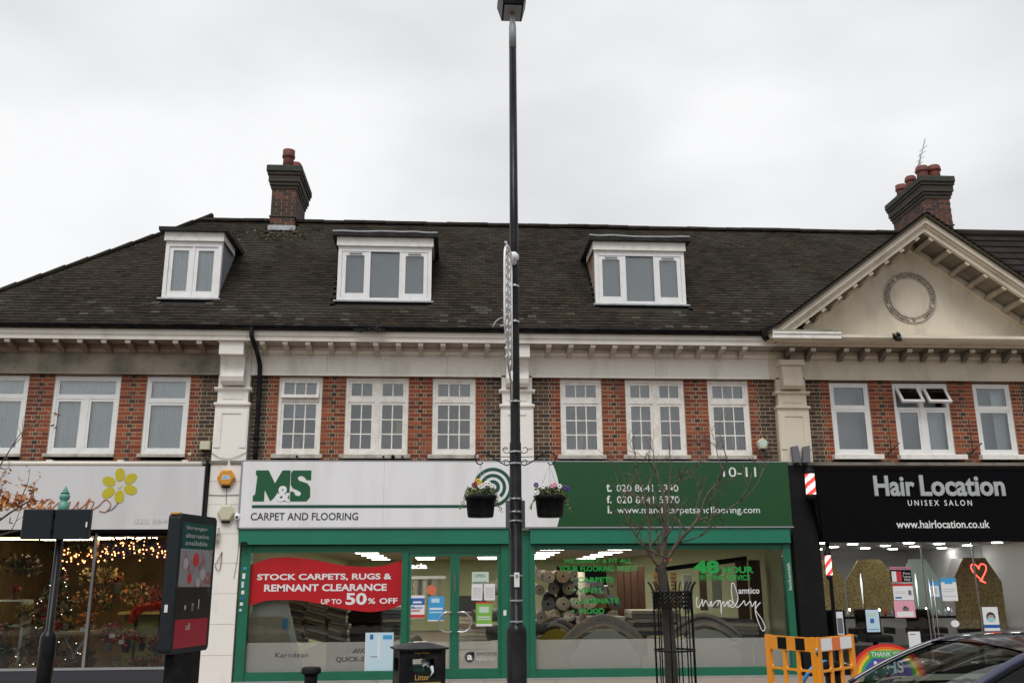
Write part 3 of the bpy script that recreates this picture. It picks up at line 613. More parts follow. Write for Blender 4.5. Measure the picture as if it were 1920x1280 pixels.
# chimneys ------------------------------------------------
def chimney(root, x0, x1, y0, y1, zb, zc, pots, lab):
    st = part('chimney', M().box(x0+.006, x1-.006, y0+.006, y1-.006, zb-1.2, zc-.45), 'mortar', root, lab)
    T = [(.065, .03, .022), (.09, .038, .026), (.035, .024, .02), (.13, .048, .032), (.045, .03, .026)]
    z = zb-.3; i = 0; b_ = M()
    def course(x0, x1, z, i, tn=T):
        w = .225; x = x0-(w/2 if i % 2 else 0)
        while x < x1-.01:
            a, b = max(x, x0), min(x+w, x1)
            if b-a > .02: br = mesh_b(b-a-.01, rnd.choice(tn)); share('brick', br, (a+.005, y0, z), st)
            x += w
        y = y0-(0 if i % 2 else w/2)
        while y < y1-.01:
            a, b = max(y, y0+.1), min(y+w, y1)
            if b-a > .02:
                t = rnd.choice(tn); b_.box(x1-.1, x1, a+.005, b-.005, z, z+.065, t); b_.box(x0, x0+.1, a+.005, b-.005, z, z+.065, t)
            y += w
    while z < zc-.52: course(x0, x1, z, i); z += .075; i += 1
    zz = z
    for q, g in enumerate((.02, .045, .07, .07, .095)):
        b_.box(x0-g, x1+g, y0-g, y1+g, zz, zz+.066, rnd.choice(T[2:3]+[(.045, .04, .03)])); zz += .075
    b_.box(x0-.02, x1+.02, y0-.02, y1+.02, zb+.25, zb+.28, (.05, .045, .04))
    part('brickwork', b_, 'brick', st, kind='stuff')
    part('capping', M().bbox(x0-.12, x1+.12, y0-.12, y1+.12, zz, zz+.14, .02), mat('mossy cap', (.035, .038, .03), .9, (.07, .08, .045), .6, 6), st)
    part('flashing', M().box(x0-.03, x1+.03, y0-.03, y0-.004, zb-.06, zb+.05), 'lead', st)
    for px, py, h, r, dm in pots:
        pr = [(r*.95, 0), (r*.85, h*.55), (r*.86, h*.62), (r*1.05, h*.66), (r*1.05, h*.74), (r*.98, h*.78)]
        pr += [(r*1.0, h*.86), (r*.8, h*.96), (r*.45, h*1.0)] if dm else [(r*1.0, h), (r*.8, h)]
        part('chimney_pot', M().lathe(pr, (px, py, zz+.14), 16), mat('terracotta', rnd.choice([(.17, .038, .022), (.12, .03, .022), (.15, .042, .03)]), .7, (.10, .05, .045), .7, 5), st)
    return zz
_mb = {}
def mesh_b(w, t):
    k = (round(w, 2), t)
    if k not in _mb: _mb[k] = mesh(M().box(0, w, 0, .1, 0, .065, t), 'brick')
    return _mb[k]
chimney(LB, -3.93, -3.41, 2.0, 3.25, 8.95, 10.34, [(-3.66, 2.25, .50, .135, False), (-3.58, 2.75, .46, .13, True)], 'dark brick chimney with terracotta pots')
moss = M()
for i in range(220): moss.clump(rp_(-3.66+rnd.gauss(0, .5), 3.85+rnd.uniform(-.45, .1), .02), (.03, .02, .02), 1, .03, [(.10, .10, .025), (.07, .08, .03)])
part('moss', moss, 'leaf', ra, kind='stuff')
zz = chimney(SB, 10.62, 11.2, 2.0, 3.55, 9.05, 10.45, [(10.78, 3.3, .38, .125, False), (10.80, 2.85, .42, .13, True), (10.83, 2.35, .44, .15, True), (11.08, 2.3, .44, .15, True)], 'wide stepped brick chimney above the pediment')
ae = thing('television_aerial', 'thin bare aerial leaning from the chimney above the pediment', 'aerial', (11.0, 2.7, zz))
part('mast', M().tube([(10.95, 2.75, zz), (11.02, 2.75, zz+.75), (11.06, 2.75, zz+1.1)], .012, 6), 'galv', ae)
part('boom', M().tube([(10.90, 2.72, zz+.6), (11.25, 2.78, zz+1.5)], .012, 6).tube([(11.05, 2.72, zz+1.05), (10.95, 2.78, zz+.6)], .008, 5), 'galv', ae)
for i in range(5): part('element', M().tube([(10.93+i*.055, 2.55, zz+.66+i*.14), (10.93+i*.055, 2.92, zz+.68+i*.14)], .006, 5), 'galv', ae)

# pediment ------------------------------------------------
PX, PZ, PS, HW = 8.95, 8.29, .731, 3.2
pd = part('pediment', M().prism([(PX-HW+.25, 5.956), (PX+HW-.25, 5.956), (PX, PZ-.18)], lambda u, w, d: (u, d, w), -.05, .25), 'salon_cream', SB)
L_ = math.hypot(HW, HW*PS)
for sgn in (-1, 1):
    ct, st_ = math.cos(math.atan(PS)), math.sin(math.atan(PS))
    fr = lambda t, h, d, s=sgn: (PX+s*(t*ct+h*st_), d, PZ-t*st_+h*ct)     # t down the slope, h outwards, d depth
    def bar(t0, t1, h0, h1, d0, d1, tt=None):      # mitred at the apex
        k = st_/ct
        v = []
        for d in (d0, d1):
            v += [fr(t0+(-h0*k if t0 == 0 else 0), h0, d), fr(t0+(-h1*k if t0 == 0 else 0), h1, d), fr(t1, h1, d), fr(t1, h0, d)]
        return M().add(v, [(0, 1, 2, 3), (7, 6, 5, 4), (0, 4, 5, 1), (1, 5, 6, 2), (2, 6, 7, 3), (3, 7, 4, 0)], tint=tt)
    rk = part('raking_cornice', bar(0, L_+.0, -.09, 0, -.86, -.05), 'salon_cream', SB)
    part('raking_moulding', bar(0, L_-.05, -.13, -.091, -.81, -.05), 'salon_cream', rk)
    part('raking_moulding', bar(0, L_-.1, -.21, -.131, -.77, -.69), 'salon_cream', rk)
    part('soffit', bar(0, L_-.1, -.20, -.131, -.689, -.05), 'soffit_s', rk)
    part('bed_moulding', bar(0, L_-.4, -.33, -.212, -.16, -.05), 'salon_cream', rk)
    part('verge', bar(0, L_+.03, .001, .05, -.92, 1.0, (.06, .05, .035)), 'tile', rk)
    for i in range(9):
        t0 = .30+.405*i
        if t0 > L_-.35: break
        a = M()
        q = [(-.005, 0), (-.50, 0), (-.53, -.03), (-.53, -.05), (-.3, -.06), (-.12, -.10), (-.005, -.13)]
        v = [fr(t0+w_, -.211+h, -.16+u) for w_ in (0, .09) for u, h in q]; k = len(q)
        a.add(v, [tuple(range(k)), tuple(range(2*k-1, k-1, -1))]+[(i_, k+i_, k+(i_+1) % k, (i_+1) % k) for i_ in range(k)])
        mo_ = part('modillion', a, 'mod_s', rk); tp_ = [fr(t0+w_, h, d) for d in (-.735, -.70) for w_, h in ((0, -.211), (.09, -.211), (.09, -.265), (0, -.265))]; part('modillion_tip', M().add(tp_, [(0, 1, 2, 3), (7, 6, 5, 4), (0, 4, 5, 1), (1, 5, 6, 2), (2, 6, 7, 3), (3, 7, 4, 0)]), 'salon_cream', rk)  # bracket has painted shade, its tip stays plain cream
gr = M()
for sgn in (-1, 1):
    for j in range(38):
        t0 = j*.1; t1 = t0+.1; gr.add([fr_ for fr_ in ((PX+sgn*t0*ct, -.95, PZ-t0*st_+.075), (PX+sgn*t0*ct, 4, PZ-t0*st_+.075), (PX+sgn*t1*ct, 4, PZ-t1*st_+.09), (PX+sgn*t1*ct, -.95, PZ-t1*st_+.09))], [(0, 1, 2, 3)], tint=rnd.choice([(.05, .04, .03), (.04, .03, .025)]))
part('gable_roof', gr, 'tile', pd)
rg = M(); nn = 48
for i in range(nn):
    a0, a1 = 2*math.pi*i/nn, 2*math.pi*(i+1)/nn
    for (ra_, rb_, y) in ((.50, .52, -.075), (.40, .42, -.075)):
        v = [(8.89+r_*math.cos(a)*1.0, yy, 6.93+r_*math.sin(a)) for yy in (-.051, y) for a, r_ in ((a0, ra_), (a0, rb_), (a1, rb_), (a1, ra_))]
        rg.add(v, [(0, 1, 2, 3), (7, 6, 5, 4), (0, 4, 5, 1), (1, 5, 6, 2), (2, 6, 7, 3), (3, 7, 4, 0)])
    if rnd.random() < .8:
        am = (a0+a1)/2; rg.ball((8.89+.46*math.cos(am), -.06, 6.93+.46*math.sin(am)), .03, 6, 4)
part('wreath_moulding', rg, mat('grey wreath', (.50, .45, .38), .8, (.26, .23, .2), .9, 14, thr=(.42, .55)), pd)
sp = M()
for i in range(110): x = 7.1+i*.045; sp.tube([(x, -.80, 5.955), (x+rnd.uniform(-.01, .01), -.80, 6.0)], .002, 3)
part('bird_spikes', sp, 'galv', pd)
pg = solo('roosting_ivy_clump', M().clump((8.12, -.90, 5.9), (.085, .05, .10), 90, .04, [(.012, .016, .012), (.02, .025, .015)]), 'leaf', 'dark weed tuft growing on the ledge under the pediment', 'plant')

# ------------------------------------------------------------------ shop signs
sg = thing('shop_sign', 'long white and green fascia sign of the carpet and flooring shop', 'sign', (1.2, -.1, 2.55))
part('backing_board', M().box(-3.66, 6.13, -.19, -.02, 2.555, 3.70), 'sign_white', sg)
part('trim', M().box(-3.68, 6.15, -.20, -.02, 2.53, 2.553).box(-3.69, -3.662, -.20, -.02, 2.53, 3.70).box(-3.69, 6.15, -.195, -.02, 3.702, 3.72), 'galv', sg)
part('panel_seam', M().box(-1.19, -1.186, -.1915, -.19, 2.556, 3.70).box(1.18, 1.185, -.1915, -.19, 2.556, 3.70), 'sill', sg)
arc = [(1.80, 3.70), (1.86, 3.55), (1.91, 3.35), (1.94, 3.1), (1.94, 2.9), (1.92, 2.72), (1.875, 2.556)]
part('green_panel', M().prism(smooth([(a, b, 0) for a, b in arc], 4) and [(q.x, q.y) for q in smooth([(a, b, 0) for a, b in arc], 4)]+[(6.13, 2.556), (6.13, 3.70)], XZ, -.194, -.1905), 'sign_green', sg)
K = .99/357; U = lambda x, y: (-3.455+(x-315)*K, 3.54-(y-932)*(.54/190))
Mp = [(325, 932), (404, 932), (447, 1012), (490, 932), (541, 932), (541, 1122), (471, 1122), (471, 1062), (447, 1100), (424, 1122), (386, 1052), (386, 1122), (315, 1122), (315, 1088), (328, 1080), (335, 968), (325, 960)]
Sp = [(556, 932), (672, 932), (672, 992), (645, 992), (628, 972), (608, 965), (590, 972), (588, 985), (600, 996), (650, 1012), (668, 1035), (672, 1095), (650, 1122), (546, 1122), (546, 1062), (565, 1062), (580, 1085), (600, 1090), (613, 1080), (611, 1066), (590, 1054), (560, 1042), (546, 1020), (544, 950)]
part('logo', M().prism([U(*q) for q in Mp], XZ, -.1945, -.1905), 'logo_green', sg)
part('logo', M().prism([U(*q) for q in Sp], XZ, -.1945, -.1905), 'logo_green', sg)
text('&', -3.05, -2.80, 2.99, 3.27, -.195, 'sign_white', sg, bold=.035, ext=.003)
part('stripe', M().box(-3.46, .36, -.1935, -.1905, 2.885, 2.938), 'logo_teal', sg)
text('CARPET AND FLOORING', -3.47, -1.62, 2.675, 2.805, -.191, 'ink', sg, bold=.010)
for r0, r1, nm in ((.345, .285, 0), (.235, .175, 1), (.125, .06, 2)):
    pts = []; a0 = -.9
    for i in range(41): a = a0+(2*math.pi-1.4)*i/40 if nm else a0+(2*math.pi-.0)*i/40; pts.append((.74+r0*math.cos(a), 3.25+r0*math.sin(a)))
    inn = []
    for i in range(41): a = a0+(2*math.pi-1.4)*i/40 if nm else a0+2*math.pi*i/40; inn.append((.74+r1*math.cos(a), 3.25+r1*math.sin(a)))
    m = M()
    for i in range(40): m.prism([pts[i], pts[i+1], inn[i+1], inn[i]], XZ, -.1940, -.1905)
    part('ring_logo', m, 'logo_teal', sg)
text('t.', 2.775, 2.87, 3.165, 3.31, -.194, 'letter_white', sg, bold=.02); text('020 8641 3340', 2.96, 4.08, 3.17, 3.295, -.194, 'letter_white', sg)
text('f.', 2.775, 2.86, 2.965, 3.10, -.194, 'letter_white', sg, bold=.02); text('020 8641 5370', 2.96, 4.09, 2.965, 3.09, -.194, 'letter_white', sg)
text('i.', 2.785, 2.86, 2.785, 2.92, -.194, 'letter_white', sg, bold=.02); text('www.mandscarpetsandflooring.com', 2.96, 5.55, 2.75, 2.905, -.194, 'letter_white', sg)
text('10-11', 4.92, 5.53, 3.435, 3.61, -.194, 'letter_white', sg)

sn = thing('shop_sign', 'black salon sign with raised silver lettering', 'sign', (9, -.1, 2.27))
part('backing_board', M().box(6.42, 11.9, -.29, -.02, 3.545, 3.58).box(6.60, 11.9, -.28, -.05, 2.27, 3.545), 'blacksign', sn)
part('backing_board', M().prism([(6.42, 3.57), (6.62, 2.27), (6.599, 2.27), (6.599, 3.57)], XZ, -.30, -.12), 'blacksign', sn)
text('Hair', 7.66, 8.42, 3.08, 3.45, -.281, 'silver', sn, bold=.028, ext=.03); text('Location', 8.52, 10.12, 3.08, 3.46, -.281, 'silver', sn, bold=.028, ext=.03)
text('UNISEX SALON', 8.27, 9.47, 2.91, 3.01, -.281, 'letter_white', sn, bold=.004, space=1.5)
text('www.hairlocation.co.uk', 8.01, 9.75, 2.51, 2.65, -.281, 'letter_white', sn, bold=.012)

sl_ = thing('shop_sign', 'pale grey awning style sign of the florist with a yellow flower', 'sign', (-6.4, -.1, 2.52))
part('backing_board', M().prism([(-.24, 2.525), (-.27, 3.60), (-.02, 3.60), (-.02, 2.525)], lambda u, w, d: (d, u, w), -9.1, -4.30), 'grey_sign', sl_)
part('awning_cassette', M().tube([(-9.1, -.24, 3.645), (-4.36, -.24, 3.645)], .042, 10), 'tin', sl_)
part('cassette_bracket', M().box(-7.0, -6.9, -.26, -.1, 3.68, 3.71).box(-5.8, -5.7, -.26, -.1, 3.68, 3.71).box(-4.7, -4.6, -.26, -.1, 3.68, 3.71), 'tin', sl_)
part('edge_pipe', M().box(-4.30, -4.26, -.2, -.02, 2.4, 3.72), 'post', sl_)
part('lower_trim', M().box(-9.1, -4.28, -.22, -.02, 2.47, 2.522), 'blacksign', sl_)
yy = lambda z: -.24-(z-2.525)*.0279-.003
SG = lambda u, w, d: (u, yy(w)-d, w)
def px2(x, y): return (-7.72+x/4*.00905*1.0, 3.645-(y-750)/4*.00912)
fl = M()
for dx, dy in ((880, 835), (962, 865), (968, 948), (890, 1000), (806, 970), (803, 886)):
    a = Vector(px2(885, 918)); b = Vector(px2(dx, dy)); d = (b-a).normalized(); e = Vector((-d.y, d.x)); c_ = b
    fl.prism([tuple(c_+d*.115*math.cos(t)+e*.082*math.sin(t)) for t in [i*math.pi/9 for i in range(18)]], SG, 0, .004)
part('flower_print', fl, 'yellow_f', sl_)
fl = M().prism([px2(885+18*math.cos(i*.4), 918+18*math.sin(i*.4)) for i in range(15)], SG, .004, .006); part('flower_centre', fl, mat('pale yellow', (.62, .6, .35), .6), sl_)
def script(pts, r, base, conv, mt, parent, name):
    q = smooth([(a, b, 0) for a, b in pts], 5); return part(name, M().tube([conv(a.x, a.y) for a in q], r, 5), mt, parent)
lc = lambda x, y: (px2(x, y)[0], yy(px2(x, y)[1])-.004, px2(x, y)[1])
script([(-330, 1060), (-300, 990), (-290, 960), (-300, 1085), (-270, 1040), (-250, 1085), (-290, 1090), (-215, 1050), (-200, 1090), (-170, 1040), (-160, 1090), (-120, 960), (-125, 1090), (-80, 1000), (-60, 950), (-65, 1090), (-20, 1050), (10, 1030), (-20, 1030), (-25, 1090), (10, 1080), (60, 1010), (70, 960), (60, 1090), (110, 1050), (135, 960), (125, 1090), (200, 1080), (240, 1050), (262, 1008), (240, 990), (225, 1050), (260, 1085), (300, 1060), (325, 1015), (320, 1090), (345, 1030), (385, 1022), (395, 1085), (450, 1040), (482, 1032), (450, 1050), (452, 1090), (490, 1085), (530, 1035), (522, 1090), (560, 1085), (592, 1035), (590, 1092), (640, 1060), (672, 1012), (640, 1130), (660, 1040), (705, 1040), (690, 1095), (740, 1070), (790, 1020), (832, 1060), (800, 1112), (752, 1105)], .0085, 0, lc, 'orange_l', sl_, 'script_lettering')
script([(800, 1110), (850, 1090), (890, 1040)], .006, 0, lc, 'ink', sl_, 'flower_stem')
for i, ch in enumerate('FLORIST'): text(ch, -7.75+i*.255, None, 2.63, 2.73, -.246, 'ink', sl_, ext=.002)
text('020 8644 3077', -5.42, -4.38, 2.615, 2.70, -.247, 'letter_grey', sl_, ext=.001)

# ------------------------------------------------------------------ green shopfront
def gbox(name, *a, mt='green', parent=None): return part(name, M().box(*a), mt, parent)
fr1 = part('shopfront_frame', M().box(-3.60, -3.44, -.10, .06, 0, 2.25).box(.885, 1.02, -.10, .06, 0, 2.25).box(-3.44, .885, -.07, .05, 2.13, 2.25).box(-3.44, -.84, -.08, .05, 0.0, .165)
           .box(-.84, -.735, -.085, .05, .0, 2.13).box(1.02, 1.40, -.07, .06, 0, 2.53).box(1.385, 1.48, -.10, .07, 0, 2.25).box(5.965, 6.09, -.10, .06, 0, 2.25).box(1.48, 5.965, -.07, .05, 2.16, 2.25).box(1.48, 5.965, -.08, .05, 0, .16), 'green', MB)
part('shutter_box', M().bbox(-3.655, 1.025, -.17, .06, 2.265, 2.528, .01), 'green_box', MB); part('shutter_box', M().bbox(1.40, 6.09, -.17, .06, 2.265, 2.528, .01), 'green_box', MB)
part('shutter_slot', M().box(-3.6, 1.01, -.14, .06, 2.251, 2.264).box(1.41, 6.08, -.14, .06, 2.251, 2.264), 'gutter', MB)
part('doorstep', M().box(-3.6, 6.09, -.22, -.09, .007, .03), 'kerb', MB)
def bigglass(x0, x1, z0, z1, root, y=.0):
    w = part('shop_window', M().box(x0, x1, y, y+.006, z0, z1), 'shopglass', root); return w
wA = bigglass(-3.44, -.84, .166, 2.129, MB); wB = bigglass(1.481, 5.964, .161, 2.159, MB)
part('frosted_film', M().box(-3.438, -.842, -.004, -.001, .168, .64), 'film', wA)
part('frosted_film', M().box(1.483, 5.962, -.004, -.001, .163, .645), 'film', wB)
doors = []
for a, b in ((-.733, .055), (.105, .883)):
    d = part('door', M().box(a, a+.055, -.05, .0, .03, 2.125).box(b-.055, b, -.05, .0, .03, 2.125).box(a+.055, b-.055, -.05, .0, .03, .19).box(a+.055, b-.055, -.05, .0, 2.06, 2.125), 'green', MB)
    part('door_glass', M().box(a+.056, b-.056, -.028, -.022, .191, 2.059), 'shopglass', d)
    part('frosted_film', M().box(a+.057, b-.057, -.033, -.03, .193, .63), 'film', d); doors.append(d)
gbox('meeting_stile', .056, .104, -.06, .0, .03, 2.125, parent=MB)
for s_, d, cx in ((-1, doors[0], .045), (1, doors[1], .125)):
    part('handle', M().tube(smooth([(cx, -.07, 1.11), (cx+s_*.12, -.10, 1.115), (cx+s_*.215, -.10, 1.04), (cx+s_*.235, -.10, .95), (cx+s_*.215, -.10, .85), (cx+s_*.12, -.10, .79), (cx, -.07, .795)], 4), .014, 8), 'steel', d)
part('lock_plate', M().box(.065, .095, -.068, -.061, 1.45, 1.75), 'steel', MB)
# stickers down the frame
stk = [(-3.53, 1.87, .05, .04, 'cyan'), (-3.54, 1.74, .05, .09, 'paper'), (-3.55, 1.6, .04, .1, 'palebl'), (-3.54, 1.47, .05, .06, 'paper'), (-3.55, 1.37, .04, .05, 'blue'), (-3.55, 1.28, .05, .05, 'paper'), (-3.56, 1.18, .04, .04, 'palebl'), (.95, 1.1, .05, .09, 'paper')]
for si, (x, z, w, h, mt) in enumerate(stk): solo('sticker', M().box(x-w/2, x+w/2, -.106, -.1005, z-h/2, z+h/2), mt, ('topmost', 'second', 'third', 'fourth', 'fifth', 'sixth', 'lowest')[si]+' small label on the left green frame upright' if si < 7 else 'white label on the green upright right of the doors', 'sticker', 'stickers on the green shopfront frame')
text('locksmith', 0, .42, 0, .06, 0, 'letter_white', wB, fr=lambda u, w, d: (6.01+.05-w, -.101-d, 1.45+u*1.1))
# banner
top = smooth([(-3.44, 1.93, 0), (-3.2, 2.02, 0), (-2.91, 2.055, 0), (-2.6, 2.04, 0), (-2.27, 1.99, 0), (-1.9, 1.92, 0), (-1.53, 1.885, 0), (-1.2, 1.90, 0), (-.845, 1.99, 0)], 4)
bot = smooth([(-.845, 1.235, 0), (-1.1, 1.16, 0), (-1.4, 1.13, 0), (-1.8, 1.18, 0), (-2.24, 1.27, 0), (-2.6, 1.33, 0), (-2.97, 1.34, 0), (-3.2, 1.32, 0), (-3.44, 1.24, 0)], 4)
bn = thing('banner', 'wavy red clearance banner across the left shop window', 'banner', (-2.1, -.01, 1.1))
part('banner_sheet', M().prism([(q.x, q.y) for q in top+bot], XZ, -.016, -.010), 'red', bn)
text('STOCK CARPETS, RUGS &', -3.33, -1.02, 1.655, 1.775, -.0165, 'paper', bn, bold=.03, ext=.002); text('REMNANT CLEARANCE', -3.20, -1.10, 1.48, 1.60, -.0165, 'paper', bn, bold=.03, ext=.002)
text('UP TO', -2.22, -1.87, 1.265, 1.35, -.0165, 'paper', bn, bold=.025, ext=.002); text('50', -1.80, -1.44, 1.25, 1.45, -.0165, 'paper', bn, bold=.03, ext=.002)
text('%', -1.42, -1.29, 1.265, 1.36, -.0165, 'paper', bn, bold=.02, ext=.002); text('OFF', -1.22, -.91, 1.265, 1.36, -.0165, 'paper', bn, bold=.025, ext=.002)
for s_, x0, x1, z0, z1, b in (('WE SUPPLY & FIT ALL', 2.0, 3.22, 1.93, 2.01, .02), ('YOUR FLOORING NEEDS', 1.91, 3.32, 1.79, 1.885, .02), ('•', 2.13, 2.17, 1.63, 1.67, .02), ('CARPETS', 2.24, 2.88, 1.60, 1.69, .02), ('•', 2.13, 2.17, 1.45, 1.49, .02), ('VINYL', 2.24, 2.70, 1.42, 1.51, .02), ('•', 2.13, 2.17, 1.27, 1.31, .02), ('LAMINATE', 2.24, 2.97, 1.24, 1.33, .02), ('•', 2.13, 2.17, 1.10, 1.14, .02), ('WOOD', 2.24, 2.70, 1.07, 1.16, .02), ('48', 4.33, 4.80, 1.74, 1.97, .05), ('HOUR', 4.86, 5.42, 1.745, 1.86, .035), ('FITTING SERVICE', 4.45, 5.35, 1.62, 1.715, .02)):
    text(s_, x0, x1, z0, z1, -.002, 'winletter', wB, bold=b, ext=.002, name='window_lettering')
text('amtico', 5.12, 5.50, 1.39, 1.49, -.002, 'letter_white', wB, bold=.01, ext=.002)
P = [(475, 540), (465, 600), (480, 628), (510, 590), (520, 560), (522, 620), (550, 570), (575, 622), (600, 575), (598, 622), (640, 580), (670, 575), (650, 620), (680, 570), (682, 690), (690, 610), (710, 580), (712, 625), (745, 580), (748, 622), (790, 600), (770, 570), (755, 600), (790, 630), (840, 560), (815, 440), (790, 440), (790, 560), (825, 630), (870, 600), (895, 575), (905, 615), (950, 580), (960, 625), (1000, 580), (990, 650), (1040, 730), (1066, 800), (1040, 828), (1005, 740), (990, 650), (1040, 590)]
script(P, .009, 0, lambda x, y: (4.33+(1200+x/4.571-1300)*.0092, -.006, 1.97-(1000+y/4.571-1050)*.00925), MT['letter_white'], wB, 'script_lettering')
text('QUICK-STEP', -1.93, -1.25, .31, .40, -.0045, 'ink', wA, bold=.02, ext=.001); text('Karndean', -2.95, -2.40, .40, .48, -.0045, 'ink', wA, ext=.001)
m = M()
for i in range(4): m.prism([(-1.66+i*.06, .46), (-1.60+i*.06, .53), (-1.57+i*.06, .53), (-1.63+i*.06, .46)], XZ, -.006, -.0045)
part('emblem', m, 'ink', wA)
text('amtico', .46, .81, .40, .47, -.0335, 'ink', doors[1], ext=.001); text('spacia', .46, .78, .30, .37, -.0335, 'letter_grey', doors[1], ext=.001)
part('emblem', M().prism(ring(.345, .375, .085, 20)+[], XZ, -.036, -.0335).prism([(.345, .46), (.43, .46), (.43, .375)], XZ, -.036, -.0335), 'ink', doors[1]); text('a', .30, .39, .33, .41, -.0362, 'letter_white', doors[1], bold=.03, ext=.001)

def poster(lab, x0, x1, z0, z1, base, bits=(), y=-.03, tilt=0, name='poster', grp=None):
    t = thing(name, lab, 'poster', ((x0+x1)/2, y, z0), grp)
    o = part('sheet', M().box(x0, x1, y-.003, y, z0, z1), base, t)
    for k, (a, b, c_, d, mt) in enumerate(bits):
        if isinstance(mt, tuple): text(mt[0], x0+(x1-x0)*a, x0+(x1-x0)*b, z0+(z1-z0)*c_, z0+(z1-z0)*d, y-.0035, mt[1], t, bold=mt[2] if len(mt) > 2 else 0, ext=.001)
        else: part('print', M().box(x0+(x1-x0)*a, x0+(x1-x0)*b, y-.0045-.0004*k, y-.003, z0+(z1-z0)*c_, z0+(z1-z0)*d), mt, t)
    if tilt: t.rotation_euler[1] = tilt
    return t
yd = -.034
poster('open sign hanging in the right hand door', .38, .67, 1.60, 1.79, 'palegreen', ((.15, .8, .5, .8, ('OPEN', 'ink')), (.08, .92, .06, .12, 'ink')), yd)
poster('white notice under the open sign, left of the pair', .37, .56, 1.31, 1.585, 'paper', [(.12, .88, .15+.1*i, .19+.1*i, MT['letter_grey']) for i in range(7)], yd, .02)
poster('white notice under the open sign, right of the pair', .59, .78, 1.31, 1.585, 'paper', [(.12, .88, .15+.1*i, .19+.1*i, MT['letter_grey']) for i in range(7)], yd)
poster('lime green and red poster on the right hand door', .45, .73, .88, 1.285, 'lime', ((0, 1, .93, 1, 'red_p'), (.2, .8, .55, .8, 'palegreen'), (.1, .9, .34, .40, 'palegreen'), (.1, .9, .25, .3, 'palegreen'), (0, 1, 0, .09, 'paper')), yd)
poster('navy and white trade poster on the left hand door', -.69, -.44, 1.02, 1.40, 'paper', ((0, 1, .58, .88, 'blue'), (.1, .9, .40, .53, ('Master', 'blue', .01)), (.1, .7, .3, .35, 'red_p'), (0, 1, .02, .16, 'red_p'), (.2, .8, .66, .74, 'paper')), yd)
poster('bright blue glossy poster on the left hand door', -.38, -.10, .97, 1.38, 'cyan', ((.1, .9, .46, .54, 'paper'), (.1, .9, .33, .38, 'palebl'), (.2, .7, .75, .92, 'palebl'), (0, 1, 0, .05, 'paper')), yd)
rs = solo('round_sticker', M().prism(ring(-.325, 1.49, .085, 22), XZ, -.036, -.031), mat('orange print', (.6, .16, .08), .5), 'round orange sticker on the left hand door', 'sticker')
poster('large pale blue board at the foot of the left window, with small print', -1.44, -.96, .17, .79, 'palebl', ((.62, .95, .82, .93, 'cyan'), (.16, .28, .82, .95, 'blue'), (.45, .52, .3, .9, 'paper'), (.2, .45, .36, .375, 'ink'), (0, .03, 0, 1, 'paper')), -.012)
# ------------------------------------------------------------------ flooring shop interior
ground('shop_floor', M().box(-3.6, 6.09, .1, 17, -.02, .02), 'floor_i')
ground('shop_ceiling', M().box(-3.6, 6.09, .08, 17, 2.40, 2.45), 'ceil_i')
ground('shop_wall', M().box(-3.64, -3.6, .08, 17, 0, 2.4).box(6.09, 6.13, .08, 17, 0, 2.4).box(-3.6, 6.09, 17, 17.05, 0, 2.4), 'wall_i')
tb = mesh(M().box(-.29, .29, -.22, .22, -.004, 0), 'tube'); hs = mesh(M().box(-.31, .31, -.24, .24, 0, .03), 'white')
LR = ['leftmost row of shop ceiling lights', 'row of ceiling lights over the left hand door', 'row of ceiling lights over the right hand door', 'row of ceiling lights behind the green window words', 'row of ceiling lights behind the bare tree']
for ci, x0 in enumerate((-2.1, -.62, .74, 2.38, 4.05)):
    for j, y in enumerate((1.9, 4, 6.1, 8.2, 10.4, 12.6, 14.8)):  # front row is added, unseen from the street, to brighten the rolls
        t = thing('ceiling_light', ('added unseen front','second','third','fourth','fifth','sixth','farthest')[j]+' white light in the '+LR[ci], 'ceiling light', (x0+.045*(y-4)*(1 if ci > 1 else -.4), y, 2.37), LR[ci])
        share('lamp', tb, ORG[t]-Vector((0, 0, .0)), t); share('housing', hs, ORG[t], t)
def roll(x, y, z, L, r, mi, lab, az=90, el=0, grp=None, cat='carpet roll'):
    d = Vector((math.cos(R(el))*math.cos(R(az)), math.cos(R(el))*math.sin(R(az)), math.sin(R(el)))); a = Vector((x, y, z)); b = a+d*L
    t = thing('carpet_roll', lab, cat, a, grp)
    part('roll', M().tube([a, b], r, 14), CARPETS[mi], t)
    for e, s_ in ((a, -1), ):
        part('core', M().tube([e+d*s_*.004, e+d*.05], r*.2, 10), 'black_i', t)
        sp_ = []; u_ = d.orthogonal().normalized(); w_ = d.cross(u_)
        for i in range(44): an = i*.5; rr = r*(.4+.55*i/44); sp_.append(e-d*.003+u_*rr*math.cos(an)+w_*rr*math.sin(an))
        part('spiral_edge', M().tube(sp_, .003, 4), 'floor_i', t)
    return t
g = 'rolls stacked with their ends to the window'
k = 0
ex = ['cream', 'brown', 'dark grey', 'grey', 'tan', 'pale', 'charcoal']
for row_, (z, xs) in enumerate(((.35, 7), (.63, 7), (.91, 6), (1.19, 6), (1.47, 5), (1.72, 3))):
    for i in range(xs):
        mi = rnd.randrange(7); rr = rnd.uniform(.105, .15)
        roll(1.9+i*.29+(.14 if row_ % 2 else 0)+rnd.uniform(-.03, .03), 3.2+rnd.uniform(-.35, .25), z+rnd.uniform(-.03, .03), 2.6, rr, mi, f'carpet roll, {["first","second","third","fourth","fifth","sixth","seventh"][i]} from the left in the {["bottom","second","third","fourth","fifth","top"][row_]} row of the heap', 88+rnd.uniform(-5, 5), rnd.uniform(-2, 4), g)
roll(-.55, .75, .55, 1.9, .16, 0, 'pale carpet roll leaning across behind the left hand door', 150, -14)
roll(.7, .8, .72, 1.4, .13, 2, 'dark carpet roll lying behind the right hand door', 20, 4)
